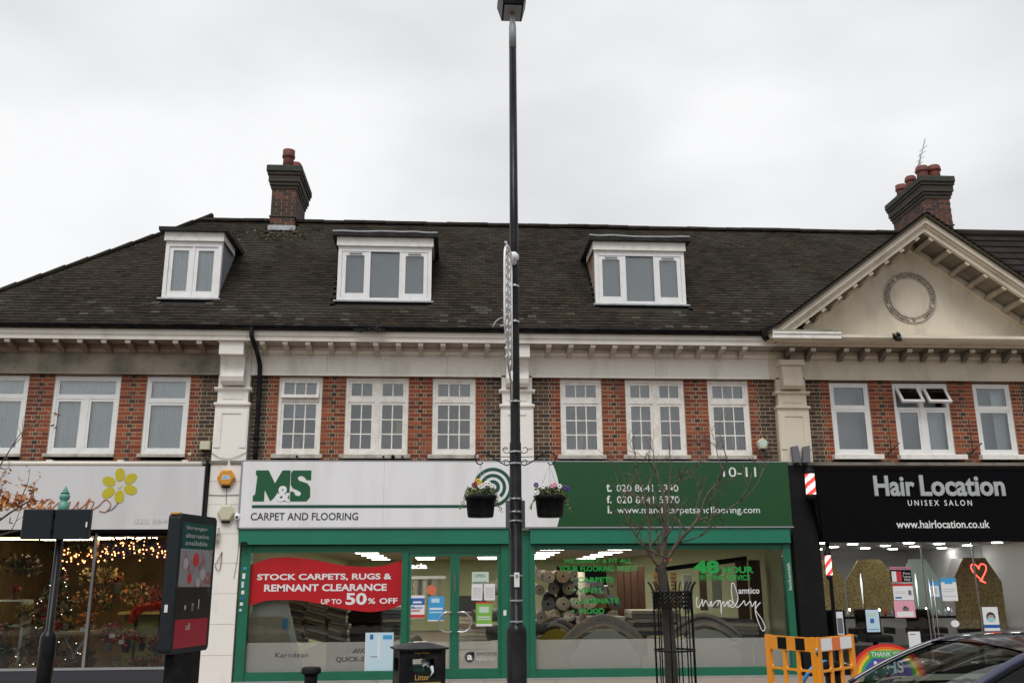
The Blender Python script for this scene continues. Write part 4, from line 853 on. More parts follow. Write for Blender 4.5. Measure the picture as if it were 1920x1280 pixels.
roll(.45, 1.4, 1.0, 1.2, .12, 3, 'grey carpet roll lying higher behind the right hand door', 12, 2)
roll(.6, 2.6, 1.35, 1.6, .14, 1, 'brown carpet roll at the back behind the open sign', 40, 20)
roll(2.62, 2.2, .9, .9, .07, 5, 'slim pale roll standing upright behind the window words', 90, 88)
# arched rolls over display cards
def arch(cx, hw, lab, cols, zc=.62, y=.55, cardm='stand'):
    t = thing('carpet_display', lab, 'carpet display', (cx, y, 0))
    part('card', M().prism([(cx-hw*1.0, .03), (cx-hw*1.0, .32), (cx-hw*.92, .40), (cx-hw*.78, .48), (cx-hw*.68, .62), (cx-hw*.35, .74), (cx, .78), (cx+hw*.35, .74), (cx+hw*.68, .62), (cx+hw*.78, .48), (cx+hw*.92, .40), (cx+hw, .32), (cx+hw, .03)], XZ, y-.05, y), cardm, t)
    for j, c_ in enumerate(cols):
        o_ = .05*j
        q = smooth([(cx-hw*1.15, y+.1+j*.02, .52+o_*.5), (cx-hw*.8, y+.1, .66+o_), (cx-hw*.4, y+.1, .80+o_), (cx, y+.1, .86+o_), (cx+hw*.4, y+.1, .80+o_), (cx+hw*.8, y+.1, .66+o_), (cx+hw*1.15, y+.1+j*.02, .52+o_*.5)], 3)
        part('carpet_sample', M().tube(q, .04, 7), CARPETS[c_], t)
    part('backing', M().box(cx-hw*1.1, cx+hw*1.1, y+.05, y+.09, .03, .5), 'greyboard', t)
    return t
arch(2.78, .62, 'arched display of grey rolled carpet edges, nearest the lamp post', (5, 3, 3, 0)); arch(4.62, .62, 'arched display of striped grey carpet, behind the tree guard', (5, 3, 2, 5))
arch(1.95, .45, 'arched display with a yellow card behind the grey one', (0, 6, 4), y=1.0, cardm=mat('yellow card', (.55, .38, .03), .7))
def stack(name, lab, cat, x0, x1, y0, y1, z0, n_, h, slope=0, grp=None):
    t = thing(name, lab, cat, ((x0+x1)/2, (y0+y1)/2, z0), grp)
    for i in range(n_):
        z = z0+i*h; j = rnd.uniform(-.04, .04); k = rnd.randrange(7)
        v = M().bbox(x0+j, x1+j, y0, y1, z, z+h*.88, .01)
        if slope: v.v = [(a, b, c_+(a-x0)*slope) for a, b, c_ in v.v]
        part('sample', v, CARPETS[k], t)
    return t
for q, (xa, wd) in enumerate(((-3.1, .42), (-2.66, .40), (-2.24, .36))): stack('sample_rack', ('left', 'middle', 'right')[q]+' column of tilted carpet sample books in the left window', 'sample rack', xa, xa+wd, 1.2, 1.7, .66, 13, .065, -.25)
stack('sample_pile', 'pile of carpet sample books at the right end of the window', 'sample pile', 4.5, 5.7, .9, 1.7, .55, 6, .07, -.04)
stack('sample_pile', 'higher pile of carpet samples behind the twig tree', 'sample pile', 3.55, 4.5, 1.8, 2.6, .6, 6, .08)
stack('sample_pile', 'pile of brown samples under the word wood', 'sample pile', 2.6, 3.5, 2.2, 2.9, .5, 6, .075)
stack('sample_pile', 'grey samples behind the right end of the banner', 'sample pile', -1.5, -.8, 2.2, 3.0, .5, 9, .075)
stack('sample_pile', 'grey samples on the floor behind the right hand door', 'sample pile', .15, .85, 3.2, 4.0, .3, 9, .08)
solo('vinyl_board', M().prism([(-3.42, .17), (-2.62, .17), (-2.85, 1.02), (-2.88, 1.05), (-3.42, 1.05)], XZ, .15, .17), 'beige', 'beige wood effect board standing at the left edge of the window', 'board')
solo('display_board', M().prism([(-3.42, .17), (-2.5, .17), (-2.86, 1.45), (-3.42, 1.5)], XZ, .2, .23), 'stand', 'pale board behind the beige board at the window edge', 'board')
solo('swing_tag', M().box(-2.88, -2.80, .12, .14, .86, 1.03), 'cyan', 'light blue tag at the corner of the beige board', 'tag')
solo('cabinet', M().bbox(-1.95, -1.30, 1.6, 2.1, .02, 1.75, .02), 'black_i', 'tall black cabinet behind the red banner', 'cabinet')
solo('board_stack', M().bbox(-2.35, -2.18, 2.0, 2.5, .02, 1.5, .02).bbox(-2.14, -2.02, 2.1, 2.6, .02, 1.35, .02), 'wood_i', 'brown boards standing beside the black cabinet', 'board')
wd = thing('wooden_screen', 'dark brown wooden screen behind the green window letters', 'screen', (3.9, 4.6, 0))
for i in range(4): part('panel', M().bbox(3.75+i*.16, 3.90+i*.16, 4.55, 4.62, .02, 1.95, .008), 'wood_i', wd)
wd = thing('wooden_screen', 'dark brown wooden frame at the right end of the window', 'screen', (5.6, 1.3, 0))
for a, b, c_, d in ((5.5, 5.72, .02, 2.0), (5.76, 5.98, .02, 2.0)): part('panel', M().bbox(a, b, 1.3, 1.36, c_, d, .008), 'wood_i', wd)
part('rail', M().prism([(3.95, 1.78), (5.75, 1.98), (5.75, 2.08), (3.95, 1.86)], XZ, 1.37, 1.42), 'black_i', wd)
hg = thing('sample_hanger', 'fan of pale carpet samples hanging in the middle of the shop', 'sample hanger', (3.3, 3.9, .8))
for i in range(6): part('sample', M().prism([(3.05+i*.09, 1.0+.05*(i % 3)), (3.12+i*.09, .98+.05*(i % 3)), (3.22+i*.045, 1.5), (3.17+i*.045, 1.5)], XZ, 3.9+i*.02, 3.915+i*.02), CARPETS[(0, 3, 5, 1, 3, 6)[i]], hg)
part('rail', M().tube([(3.1, 3.9, 1.52), (3.55, 3.98, 1.52)], .015), 'steel', hg)
solo('dark_partition', M().box(2.55, 3.75, 6.0, 6.1, .02, 1.98), 'black_i', 'dark partition behind the green window letters', 'partition')
solo('dark_partition', M().box(.1, .9, 7.0, 7.1, .02, 1.3), 'dark', 'low dark partition far behind the right hand door', 'partition')
sr = thing('sample_rail', 'rail of upright striped samples behind the left hand door', 'sample rail', (-.5, 3.2, .6))
for i in range(7): part('sample', M().box(-.86+i*.1, -.79+i*.1, 3.2, 3.26, 1.0, 1.68), CARPETS[(3, 0, 6, 5, 2, 3, 1)[i]], sr)
part('rail', M().box(-.95, -.1, 3.14, 3.3, 1.69, 1.75), 'white', sr)
sp_ = thing('shop_lettering', 'white lettering hanging inside behind the left hand door', 'sign', (-.55, 3, 1.9)); text('spacia', -1.02, -.48, 1.86, 2.0, 3.0, 'polew', sp_, bold=.04, ext=.02)
ts = thing('tile_display', 'orange and amber sample strips in the right window', 'tile display', (4.3, 1.6, .9))
for i in range(3): 
    for j in range(12): part('strip', M().box(4.02+i*.17, 4.13+i*.17, 1.9, 1.93, .95+j*.07, 1.005+j*.07), mat('amber sample', (.55, .26, .06), .6) if (i, j) == (0, 0) else bpy.data.materials['amber sample'], ts)
for q, (a, b, c_, d) in enumerate(((4.62, 4.80, 1.0, 1.75), (4.95, 5.1, 1.05, 1.8), (5.2, 5.4, 1.1, 1.85))): solo('sample_card', M().bbox(a, b, 2.0, 2.03, c_, d, .006), MT['stand'] if q != 1 else CARPETS[4], ('narrow pale', 'narrow brown', 'wide pale')[q]+' sample card standing behind the words 48 hour', 'sample card')
for i, (x, z) in enumerate(((4.22, 1.98), (4.35, 2.02), (4.25, 1.9))): solo('pendant_lamp', M().ball((x+.1, 2.4, z+.04), .05, 10, 8), glow('coral lamp', (.8, .12, .05), .8) if i == 0 else bpy.data.materials['coral lamp'], ('left', 'highest', 'lowest')[i]+' coral pendant globe above the orange strips', 'lamp')

# ------------------------------------------------------------------ left florist
part('shopfront_frame', M().box(-9.1, -4.25, -.1, .04, 0, .24), mat('dark stall riser', (.035, .035, .045), .5), LB)
part('window_rail', M().box(-9.1, -4.25, -.11, .03, .241, .275), 'galv', LB)
part('mullion', M().box(-6.11, -6.065, -.07, .03, .276, 2.46), 'steel', LB); part('head_rail', M().box(-9.1, -4.25, -.06, .04, 2.42, 2.469), 'black_i', LB)
bigglass(-9.1, -6.112, .277, 2.419, LB); bigglass(-6.063, -4.25, .277, 2.419, LB)
ground('florist_floor', M().box(-9.1, -4.24, .05, 6, .0, .04), 'floor_i'); ground('florist_ceiling', M().box(-9.1, -4.24, .05, 6, 2.50, 2.55), mat('dark florist ceiling', (.12, .09, .06), .9))
ground('florist_wall', M().box(-9.14, -9.1, .05, 6, 0, 2.5).box(-4.24, -4.2, .05, 6, 0, 2.5).box(-9.1, -4.24, 6, 6.05, 0, 2.5), 'tan_i')
for i, (x, y, w, lb) in enumerate(((-8.3, 1.3, 1.3, 'leftmost warm strip light in the florist'), (-7.2, 1.5, .9, 'warm strip light behind the black sign boxes'), (-6.3, 1.2, .5, 'short warm strip light beside the window mullion'), (-5.75, 1.3, .5, 'warm strip light amid the garland'), (-4.7, 1.2, .4, 'warm strip light at the right corner of the florist'))):
    t = thing('ceiling_light', lb, 'ceiling light', (x, y, 2.46)); part('lamp', M().box(x-w/2, x+w/2, y-.06, y+.06, 2.425, 2.455), 'tubewarm', t); part('housing', M().box(x-w/2-.02, x+w/2+.02, y-.08, y+.08, 2.456, 2.499), 'white', t)
FG = [(.03, .06, .02), (.05, .09, .03), (.08, .05, .02), (.12, .03, .02)]
def lights(m, pts, r=.011):
    for p in pts: m.ball(p, r, 5, 3)
    return m
gl = thing('garland', 'dark garland with warm fairy lights hung across the florist window', 'garland', (-5.6, .6, 2.1))
m = M(); lp = []
for i in range(95):
    x = -7.1+i*.028; z = 2.18-.10*math.sin(i*.09)+rnd.uniform(-.1, .12); m.clump((x, .75+rnd.uniform(-.15, .15), z), (.10, .12, .13), 22, .05, FG)
    if i > 6:
      for _k in range(2 if rnd.random() < .6 else 1): lp.append((x+rnd.uniform(-.05, .05), .55+rnd.uniform(-.05, .1), z-rnd.uniform(-.05, .16)))
part('foliage', m, 'leaf', gl, kind='stuff'); part('fairy_lights', lights(M(), lp, .014), 'fairy', gl)
xt = thing('christmas_tree', 'dark christmas tree with white lights behind the black post', 'tree', (-7.0, .9, .05)); m = M(); lp = []
for i in range(900):
    h = rnd.random(); r0 = .52*(1-h)**.8+.04; a = rnd.random()*6.28; r_ = r0*rnd.random()**.4; m.leaf((-7.05+r_*math.cos(a), .95+r_*math.sin(a), .25+h*1.75), .06, rnd.choice(FG[:2]+[(.16, .03, .03)]))
    if i % 34 == 0: lp.append((-7.05+r0*math.cos(a)*1.02, .95-abs(r0*math.sin(a))*1.02, .25+h*1.75))
part('crown', m, 'leaf', xt, kind='stuff'); part('trunk', M().tube([(-7.05, .95, .05), (-7.05, .95, 1.9)], .03), 'bark', xt); part('fairy_lights', lights(M(), lp, .009), 'fairyw', xt); part('pot', M().lathe([(.12, 0), (.17, .25)], (-7.05, .95, .04)), 'wood_i', xt)
ct_ = thing('counter', 'olive painted counter with a cream top in the florist', 'counter', (-5.4, 2.4, .04)); part('panel', M().box(-6.3, -4.5, 2.4, 2.9, .04, 1.05), mat('olive paint', (.10, .12, .035), .6), ct_); part('top', M().bbox(-6.4, -4.4, 2.3, 3.0, 1.051, 1.1, .01), mat('pine top', (.45, .33, .14), .6), ct_)
rg_ = thing('plush_garland', 'bright red tinsel garland draped over black stands in the window', 'garland', (-5.35, .9, .5)); m = M()
for q in smooth([(-5.66, .9, 1.0), (-5.62, .9, 1.12), (-5.5, .88, 1.2), (-5.3, .88, 1.24), (-5.1, .9, 1.22), (-4.9, .9, 1.2)], 5): m.clump(q, (.07, .07, .07), 60, .035, [(.55, .03, .015), (.45, .02, .01), (.65, .08, .03)])
part('tinsel', m, 'leaf', rg_, kind='stuff'); part('stand', M().box(-5.62, -5.58, .9, .93, .3, 1.05), 'black_i', rg_); part('stand', M().box(-5.2, -5.14, .9, .93, .3, 1.15), 'black_i', rg_)
tbl = thing('trestle_table', 'small trestle table with crossed legs behind the mullion', 'table', (-6.6, .8, .04)); part('top', M().bbox(-6.95, -6.2, .6, 1.0, .78, .83, .01), mat('old oak', (.3, .24, .13), .7), tbl)
for s_ in (-1, 1): part('leg', M().tube([(-6.58-s_*.22, .8, .78), (-6.58+s_*.22, .8+s_*.02, .04)], .022, 6), 'lead', tbl)
PL = [('red', (.5, .02, .02)), ('orange', (.6, .14, .03)), ('white', (.6, .55, .5)), ('deep pink', (.4, .03, .1)), ('dark green', (.04, .08, .03)), ('gold', (.5, .3, .06))]
spots = [(-6.75, .75, .83, 5, .13), (-6.4, .8, .83, 1, .12), (-6.45, .5, .04, 1, .16), (-6.2, .45, .3, 4, .13), (-5.9, .5, .5, 0, .14), (-5.6, .5, .48, 0, .17), (-5.35, .55, .5, 3, .13), (-5.05, .5, .3, 4, .14), (-5.3, .45, .14, 0, .12), (-5.75, .45, .1, 2, .12), (-7.6, .5, .2, 4, .15), (-7.9, .6, .9, 5, .14), (-6.85, .5, .04, 0, .17), (-6.0, 2.5, 1.1, 1, .15), (-5.55, 2.6, 1.1, 3, .17), (-5.0, 2.6, 1.1, 0, .17), (-6.7, 1.8, 1.15, 0, .2), (-6.35, 1.9, 1.45, 1, .2), (-4.75, .6, .2, 5, .14), (-7.75, .9, 1.35, 0, .13), (-4.9, 2.5, 1.1, 2, .12)]
wh = ['on the trestle table', 'on the trestle table', 'on the florist floor by the mullion', 'on a low shelf right of the mullion', 'in a tall vase left of the red bouquet', 'in front of the olive counter', 'in front of the red garland stand', 'below the right end of the garland', 'on the floor under the garland', 'on the floor right of the mullion', 'at the foot of the tree, far left', 'on the cream shelf, far left', 'on the floor under the trestle table', 'on the counter, left end', 'on the counter, middle', 'on the counter, right', 'on a shelf behind the black post', 'high up behind the mullion', 'at the right corner of the window', 'high on the left shelf', 'at the back of the counter']
for i, (x, y, z, ci, s_) in enumerate(spots):
    t = thing('flower_pot', PL[ci][0]+' bunch in a pot '+wh[i], 'potted flowers', (x, y, z)); part('pot', M().lathe([(s_*.35, 0), (s_*.5, s_*.9), (s_*.55, s_*.95)], (x, y, z), 12), rnd.choice([MT['galv'], MT['wood_i'], MT['white'], MT['black_i']]), t)
    part('blooms', M().clump((x, y, z+s_*1.45), (s_*.8, s_*.6, s_*.6), 90, s_*.26, [PL[ci][1], tuple(v*.6 for v in PL[ci][1]), (.05, .08, .03)]), 'leaf', t, kind='stuff')
for q, (x, y, z, w_, lb_) in enumerate(((-7.7, .9, 1.95, .5, 'dark foliage swag hanging above the far left shelf'), (-6.6, 1.6, 1.75, .45, 'brown dried bunch hanging behind the mullion'), (-6.5, 1.2, 1.3, .5, 'orange and brown dried flowers heaped on a stand'), (-4.7, 1.3, 1.5, .3, 'gold dried bunch at the right corner'), (-7.9, .6, .55, .4, 'dark green plants low at the far left'), (-6.35, .5, .25, .35, 'dark leafy plants at the foot of the mullion'), (-5.2, .5, .22, .5, 'mixed green and red plants on the florist floor'), (-5.5, 2.7, 1.3, .7, 'row of red and pink plants on the back counter'))):
    cs_ = [[(.05, .07, .03), (.08, .10, .04), (.15, .04, .03)], [(.22, .13, .05), (.12, .08, .04)], [(.4, .14, .03), (.2, .11, .04), (.07, .08, .03)], [(.4, .28, .08), (.2, .12, .04)], [(.04, .07, .03), (.06, .09, .03)], [(.04, .06, .03), (.1, .04, .03)], [(.06, .1, .03), (.4, .03, .03), (.3, .2, .1)], [(.4, .03, .05), (.35, .08, .15), (.06, .1, .04)]][q]
    solo('dried_flowers' if q in (1, 2, 3) else 'plant_display', M().clump((x, y, z), (w_*.8, .2, w_*.45), 260, .06, cs_), 'leaf', lb_, 'plants')
for q, (x, y, z, w_) in enumerate(((-6.95, .6, .95, .28), (-6.45, .9, 1.0, .3), (-5.95, .7, .8, .3), (-5.55, .5, .72, .34), (-5.1, .6, .62, .3), (-7.45, .7, 1.15, .3), (-6.0, 2.0, 1.45, .5), (-4.75, 1.0, .9, .25), (-7.75, .5, .85, .28))):
    nm_ = ('red bunch over the trestle table', 'orange bunch right of the post', 'pink bunch beside the mullion', 'large red bunch in the middle of the right pane', 'crimson bunch under the tinsel', 'gold and red bunch on the left pane', 'wide heap of red and cream flowers behind the counter', 'white and green bunch by the totem', 'pink and white bunch at the far left')[q]
    cc_ = [(.6, .03, .02), (.7, .2, .03), (.6, .1, .25), (.65, .02, .02), (.45, .02, .05), (.6, .35, .06), (.6, .15, .08), (.6, .58, .5), (.6, .25, .3)][q]
    solo('flower_bunch', M().clump((x, y, z), (w_*.6, .15, w_*.5), 170, .05, [cc_, tuple(v_*.5 for v_ in cc_), (.08, .12, .04), (.5, .4, .25)]), 'leaf', nm_, 'flowers')
sh = thing('shelf_unit', 'yellowish shelf unit at the far left of the florist', 'shelf', (-7.95, 1.1, 0))
for z in (.5, .9, 1.33): part('shelf', M().box(-8.4, -7.5, .8, 1.1, z, z+.03), 'stand', sh)
part('upright', M().box(-8.4, -8.35, .8, 1.1, .04, 1.33).box(-7.55, -7.5, .8, 1.1, .04, 1.33), 'stand', sh)
dr = thing('grey_doorway', 'grey panelled door on the tan back wall of the florist', 'door', (-5.6, 5.9, .04)); part('panel', M().bbox(-6.2, -4.9, 5.92, 5.98, .04, 2.0, .01), 'grey_i', dr)
for i in range(4): part('slat', M().box(-6.1, -5.0, 5.9, 5.92, .5+i*.35, .75+i*.35), 'greyboard', dr)
for i, (x, z) in enumerate(((-6.32, .83), (-5.82, .72), (-5.65, .62))): solo('price_card', M().box(x-.05, x+.05, .40, .405, z, z+.07), 'paper', ('white price card beside the mullion', 'white price card left of the tinsel garland', 'lowest white price card, in front of the red pot')[i], 'card', 'price cards in the florist window')

# ------------------------------------------------------------------ hair salon
part('window_frame', M().box(6.80, 6.84, -.04, .03, 0, 2.27).box(6.84, 11.6, -.04, .03, 0, .16), 'black_i', SB); wS = bigglass(6.841, 8.53, .161, 2.26, SB)
sdr = part('door', M().box(8.54, 8.56, -.03, .0, .03, 2.25).box(9.50, 9.52, -.03, .0, .03, 2.25), 'steel', SB); part('door_glass', M().box(8.561, 9.499, -.02, -.014, .03, 2.25), 'shopglass', sdr)
for x in (8.60, 8.67): part('handle', M().tube([(x, -.07, .5), (x, -.07, 1.66)], .013, 8), 'steel', sdr)
bigglass(9.53, 11.5, .161, 2.26, SB)
ground('salon_floor', M().box(6.66, 11.7, .05, 7, -.02, .03), 'black_i'); ground('salon_ceiling', M().box(6.66, 11.7, .05, 7, 2.34, 2.4), mat('grey ceiling', (.6, .57, .56), .8)); ground('salon_wall', M().box(6.62, 6.66, .05, 7, 0, 2.45).box(11.7, 11.74, .05, 7, 0, 2.45).box(6.66, 11.7, 7, 7.05, 0, 2.45), 'grey_i')
dl = mesh(M().lathe([(.1, 0), (.1, .012)], n=16), 'disc'); dh = mesh(M().lathe([(.12, .008), (.12, .03)], n=16), 'steel')
for i in range(5):
    for j in range(3):
        t = thing('downlight', ('front','middle','back')[j]+' round downlight of the '+('leftmost','second','middle','fourth','rightmost')[i]+' file in the salon ceiling', 'downlight', (7.35+i*.92+j*.22, 1.7+j*1.5+(i % 2)*.55, 2.33), 'round downlights in the salon ceiling'); share('lamp', dl, ORG[t]-Vector((0, 0, .008)), t); share('rim', dh, ORG[t], t)
def archpanel(x0, x1, z0, z1, y, mt, lab):
    c = .28*(x1-x0); solo('wall_panel', M().prism([(x0, z0), (x1, z0), (x1, z1-.45), (x1-c, z1), (x0+c, z1), (x0, z1-.45)], XZ, y-.03, y), mt, lab, 'wall panel')
for x0, x1, y, mt, lab in ((7.5, 8.45, 3.3, 'gold_i', 'gold glitter wall panel nearest the barber pole'), (8.5, 9.6, 3.3, 'gold_i', 'second gold glitter wall panel'), (9.75, 10.6, 3.4, 'palegreen', 'pale mirror panel behind the red and pink posters'), (10.7, 11.6, 3.4, 'grey_i', 'grey arched panel behind the door handles')): archpanel(x0, x1, .9, 2.05, y, mt, lab)
archpanel(9.72, 10.7, .7, 2.02, 1.2, 'gold_i', 'gold glitter panel behind the red neon heart')
ht = thing('neon_heart', 'red neon heart glowing in the salon window', 'neon sign', (9.6, .1, 1.55))
hp = [(9.66, 1.55), (9.62, 1.60), (9.55, 1.66), (9.48, 1.75), (9.455, 1.82), (9.48, 1.865), (9.53, 1.87), (9.58, 1.83), (9.60, 1.79), (9.62, 1.84), (9.66, 1.875), (9.72, 1.86), (9.745, 1.81), (9.72, 1.74), (9.67, 1.66), (9.63, 1.60), (9.60, 1.585), (9.66, 1.555), (9.70, 1.545)]
part('neon_tube', M().tube([(a+.06, .1, b+.01) for a, b in [(q.x, q.y) for q in smooth([(a, b, 0) for a, b in hp], 4)]], .010, 7), 'neon', ht)
part('hanging_wire', M().tube([(9.6, .1, 1.87), (9.6, .1, 2.33)], .003, 4).tube([(9.75, .1, 1.87), (9.75, .1, 2.33)], .003, 4), 'black_i', ht)
for i in range(9):
    x, z = 7.3+i*.5+rnd.uniform(-.1, .1), rnd.uniform(.92, 1.02); t = thing('counter_lamp', ('first', 'second', 'third', 'fourth', 'fifth', 'sixth', 'seventh', 'eighth', 'ninth')[i]+' small bright bulb along the salon shelf, from the left', 'lamp', (x, 2.6, z)); part('lamp', M().ball((x, 2.6, z+.05), .018, 8, 6), 'disc', t); part('stem', M().tube([(x, 2.6, z-.1), (x, 2.6, z+.035)], .006, 5), 'steel', t)
for i, x in enumerate((8.35, 9.5, 10.4)):
    t = thing('mirror_light', ('left', 'middle', 'right')[i]+' slender lit mirror lamp in the salon', 'lamp', (x, 2.2, 1.0)); part('lamp', M().tube([(x, 2.2, 1.15), (x, 2.2, 1.55), (x, 2.2, 1.75)], [.004, .022, .003], 8), 'polew', t); part('arm', M().tube([(x, 2.2, 1.14), (x, 2.25, .8)], .01), 'steel', t)
for i, (x, y) in enumerate(((7.5, 1.5), (8.3, 1.7), (9.3, 1.6), (10.3, 1.5))):
    t = thing('salon_chair', ('first', 'second', 'third', 'fourth')[i]+' black salon chair counted from the barber poles', 'chair', (x, y, .03))
    part('seat', M().bbox(x-.27, x+.27, y-.25, y+.25, .45, .58, .04), 'black_i', t); part('backrest', M().bbox(x-.25, x+.25, y+.2, y+.3, .58, 1.05, .03), 'black_i', t); part('base', M().lathe([(.28, 0), (.26, .04), (.05, .07), (.05, .42)], (x, y, .03), 14), 'steel', t)
    for s_ in (-1, 1): part('armrest', M().bbox(x+s_*.30-.03, x+s_*.30+.03, y-.22, y+.2, .6, .72, .02), 'black_i', t)
bt = thing('shelf_of_bottles', 'dark shelf of small bottles along the salon wall', 'shelf', (9.2, 2.8, .8)); part('shelf', M().box(7.0, 11.5, 2.7, 2.95, .84, .88), 'black_i', bt)
for i in range(34): x = 7.1+i*.13+rnd.uniform(-.03, .03); part('bottle', M().lathe([(.025, 0), (.025, .1), (.01, .13), (.01, .16)], (x, 2.8, .88), 8), rnd.choice([MT['white'], MT['black_i'], MT['palebl'], MT['red_p']]), bt)
poster('black and red flash sale poster in the salon window', 7.93, 8.32, 1.56, 1.84, 'black_i', ((0, 1, .82, 1, MT['pink']), (.05, .95, .85, .97, ('FLASHSALE', 'ink', .02)), (.3, .52, .08, .72, 'red_p'), (.06, .28, .08, .72, 'paper'), (.62, .95, .52, .66, ('First', 'paper')), (.58, .97, .32, .46, ('Treatment', 'paper')), (.64, .93, .12, .26, ('FREE', 'paper')), (0, 1, 0, .03, 'paper')), -.006)
poster('white leaflet with a red heading under the flash sale poster', 7.95, 8.32, 1.26, 1.545, 'paper', ((0, 1, .86, 1, 'red_p'), (.08, .4, .1, .2, MT['blue']), (.75, .9, .3, .6, 'greyboard'), (.1, .6, .5, .53, 'letter_grey'), (.1, .6, .4, .43, 'letter_grey')), -.006)
poster('pink salon poster, lowest of the three', 7.94, 8.32, .96, 1.25, 'pink', ((.1, .9, .05, .35, 'paper'), (.4, .7, .4, .6, 'greyboard'), (.45, .6, .55, .68, 'ink')), -.006)
poster('light blue poster with a white square on the salon door', 8.60, 8.81, 1.30, 1.585, 'cyan', ((.1, .9, .05, .72, 'paper'), (.25, .75, .2, .6, 'letter_grey')), -.024)
poster('white notice with a blue heading on the salon door', 8.84, 9.13, 1.24, 1.64, 'paper', ((0, 1, .82, 1, 'cyan'), (.25, .75, .74, .82, 'cyan'), (.1, .9, .5, .53, 'letter_grey'), (.1, .8, .4, .43, 'letter_grey'), (.1, .9, .2, .23, 'letter_grey')), -.024)
poster('small white notice low on the salon window', 8.14, 8.36, .42, .72, 'paper', ((.15, .6, .82, .86, 'ink'), ), -.006)
mp = poster('face covering notice with a blue drawing near the neon heart', 9.56, 9.85, .72, 1.13, 'paper', ((0, 1, .12, .26, 'blue'), (.1, .9, .15, .22, ('FACE COVERING', 'paper'))), -.006)
part('print', M().prism(ring(9.705, .96, .085, 20), XZ, -.0125, -.0095), 'ink', mp); part('print', M().prism([(9.64, .95), (9.77, .95), (9.765, .90), (9.705, .87), (9.645, .90)], XZ, -.014, -.0126), 'mask', mp)
part('print', M().prism([(9.65, .955), (9.76, .955), (9.76, .985), (9.70, .995), (9.65, .98)], XZ, -.014, -.0126), 'skin', mp)
poster('white card with dark panel by the black pilaster', 6.86, 6.98, .68, 1.07, 'paper', ((.08, .9, .05, .72, 'greyboard'),), -.006)
poster('pale blue leaflet in the salon window near the barber poles', 7.40, 7.64, .72, 1.1, 'palebl', ((.1, .9, .1, .14, 'cyan'), (.3, .6, .4, .6, 'blue'), (.2, .8, .7, .85, 'palegreen')), -.006)
solo('window_sticker', M().prism(ring(9.02, .85, .06, 18, 1.3), XZ, -.026, -.022), 'paper', 'small white oval sticker on the salon door', 'sticker')
def pole(x, z0, z1, y, lab, r=.085):
    t = thing('barber_pole', lab, 'barber pole', (x, y, z0)); k = 40; w = M(); rd = M(); n_ = 20; nz_ = 28
    for i in range(n_):
        for j in range(nz_):
            a0, a1 = 2*math.pi*i/n_, 2*math.pi*(i+1)/n_; h0, h1 = z0+(z1-z0)*j/nz_, z0+(z1-z0)*(j+1)/nz_
            red_ = ((i/n_)*2-(j/nz_)*(z1-z0)*5.2) % 1 < .5
            (rd if red_ else w).quad((x+r*math.cos(a0), y+r*math.sin(a0), h0), (x+r*math.cos(a1), y+r*math.sin(a1), h0), (x+r*math.cos(a1), y+r*math.sin(a1), h1), (x+r*math.cos(a0), y+r*math.sin(a0), h1))
    part('striped_tube', w, 'polew', t); part('red_stripe', rd, 'poler', t)
    part('cap', M().lathe([(r*1.1, 0), (r*1.15, .03), (r*.9, .07), (r*.4, .11), (r*.15, .14)], (x, y, z1)), 'gutter', t); part('cap', M().lathe([(r*.4, -.09), (r*.95, -.05), (r*1.12, 0)], (x, y, z0)), 'gutter', t)
    part('bracket', M().box(x-.02, x+.02, y+r*.9, -.16, z1+.02, z1+.05).box(x-.02, x+.02, y+r*.9, -.16, z0-.05, z0-.02), 'gutter', t)
pole(6.45, 3.10, 3.47, -.38, 'upper lit red and white barber pole'); pole(6.70, 1.70, 2.04, -.26, 'lower lit red and white barber pole', .055)
rb = thing('rainbow_sign', 'rainbow thank you board low in front of the salon', 'sign', (7.56, -.3, .0))
cols = [(.62, .02, .02), (.75, .17, .02), (.75, .5, .03), (.05, .35, .06), (.02, .10, .45), (.15, .05, .3)]
for i, c_ in enumerate(cols):
    r0, r1 = 1.0-i*.085, 1.0-(i+1)*.085; m = M(); q0 = []; q1 = []
    for k in range(17): a = math.pi*k/16; q0.append((7.56+.66*r0*math.cos(a), .0+.54*r0*math.sin(a)))
    for k in range(17): a = math.pi*k/16; q1.append((7.56+.66*r1*math.cos(a), .0+.54*r1*math.sin(a)))
    for k in range(16): m.prism([q0[k], q0[k+1], q1[k+1], q1[k]], XZ, -.33, -.31)
    part('rainbow_band', m, mat('rainbow band', c_, .5), rb)
part('board', M().box(7.25, 7.9, -.306, -.30, .0, .42), 'blue', rb); part('board', M().box(7.25, 7.9, -.338, -.333, .30, .43), mat('green band', (.06, .35, .08), .5), rb)
text('THANK YOU', 7.28, 7.88, .33, .41, -.339, 'paper', rb, ext=.002); text('NHS', 7.32, 7.84, .06, .26, -.331, 'paper', rb, bold=.03, ext=.004)

# ------------------------------------------------------------------ boxes and lamps on the walls
def hexbox(lab, x, z, s_, mt, n_=6, rot=0, name='alarm_box'):
    t = thing(name, lab, 'alarm box', (x, -.15, z)); pts = [(x+s_*math.cos(rot+i*2*math.pi/n_), z+s_*math.sin(rot+i*2*math.pi/n_)) for i in range(n_)]; pi_ = [(x+s_*.82*math.cos(rot+i*2*math.pi/n_), z+s_*.82*math.sin(rot+i*2*math.pi/n_)) for i in range(n_)]
    m = M().prism(pts, XZ, -.19, -.121); m.add([(a, -.19, b) for a, b in pts]+[(a, -.215, b) for a, b in pi_], [(i, (i+1) % n_, n_+(i+1) % n_, n_+i) for i in range(n_)]+[tuple(range(n_, 2*n_))])
    part('cover', m, mt, t); part('base_lens', M().box(x-s_*.45, x+s_*.45, -.18, -.122, z-s_*1.1, z-s_*.85), 'gutter', t); return t
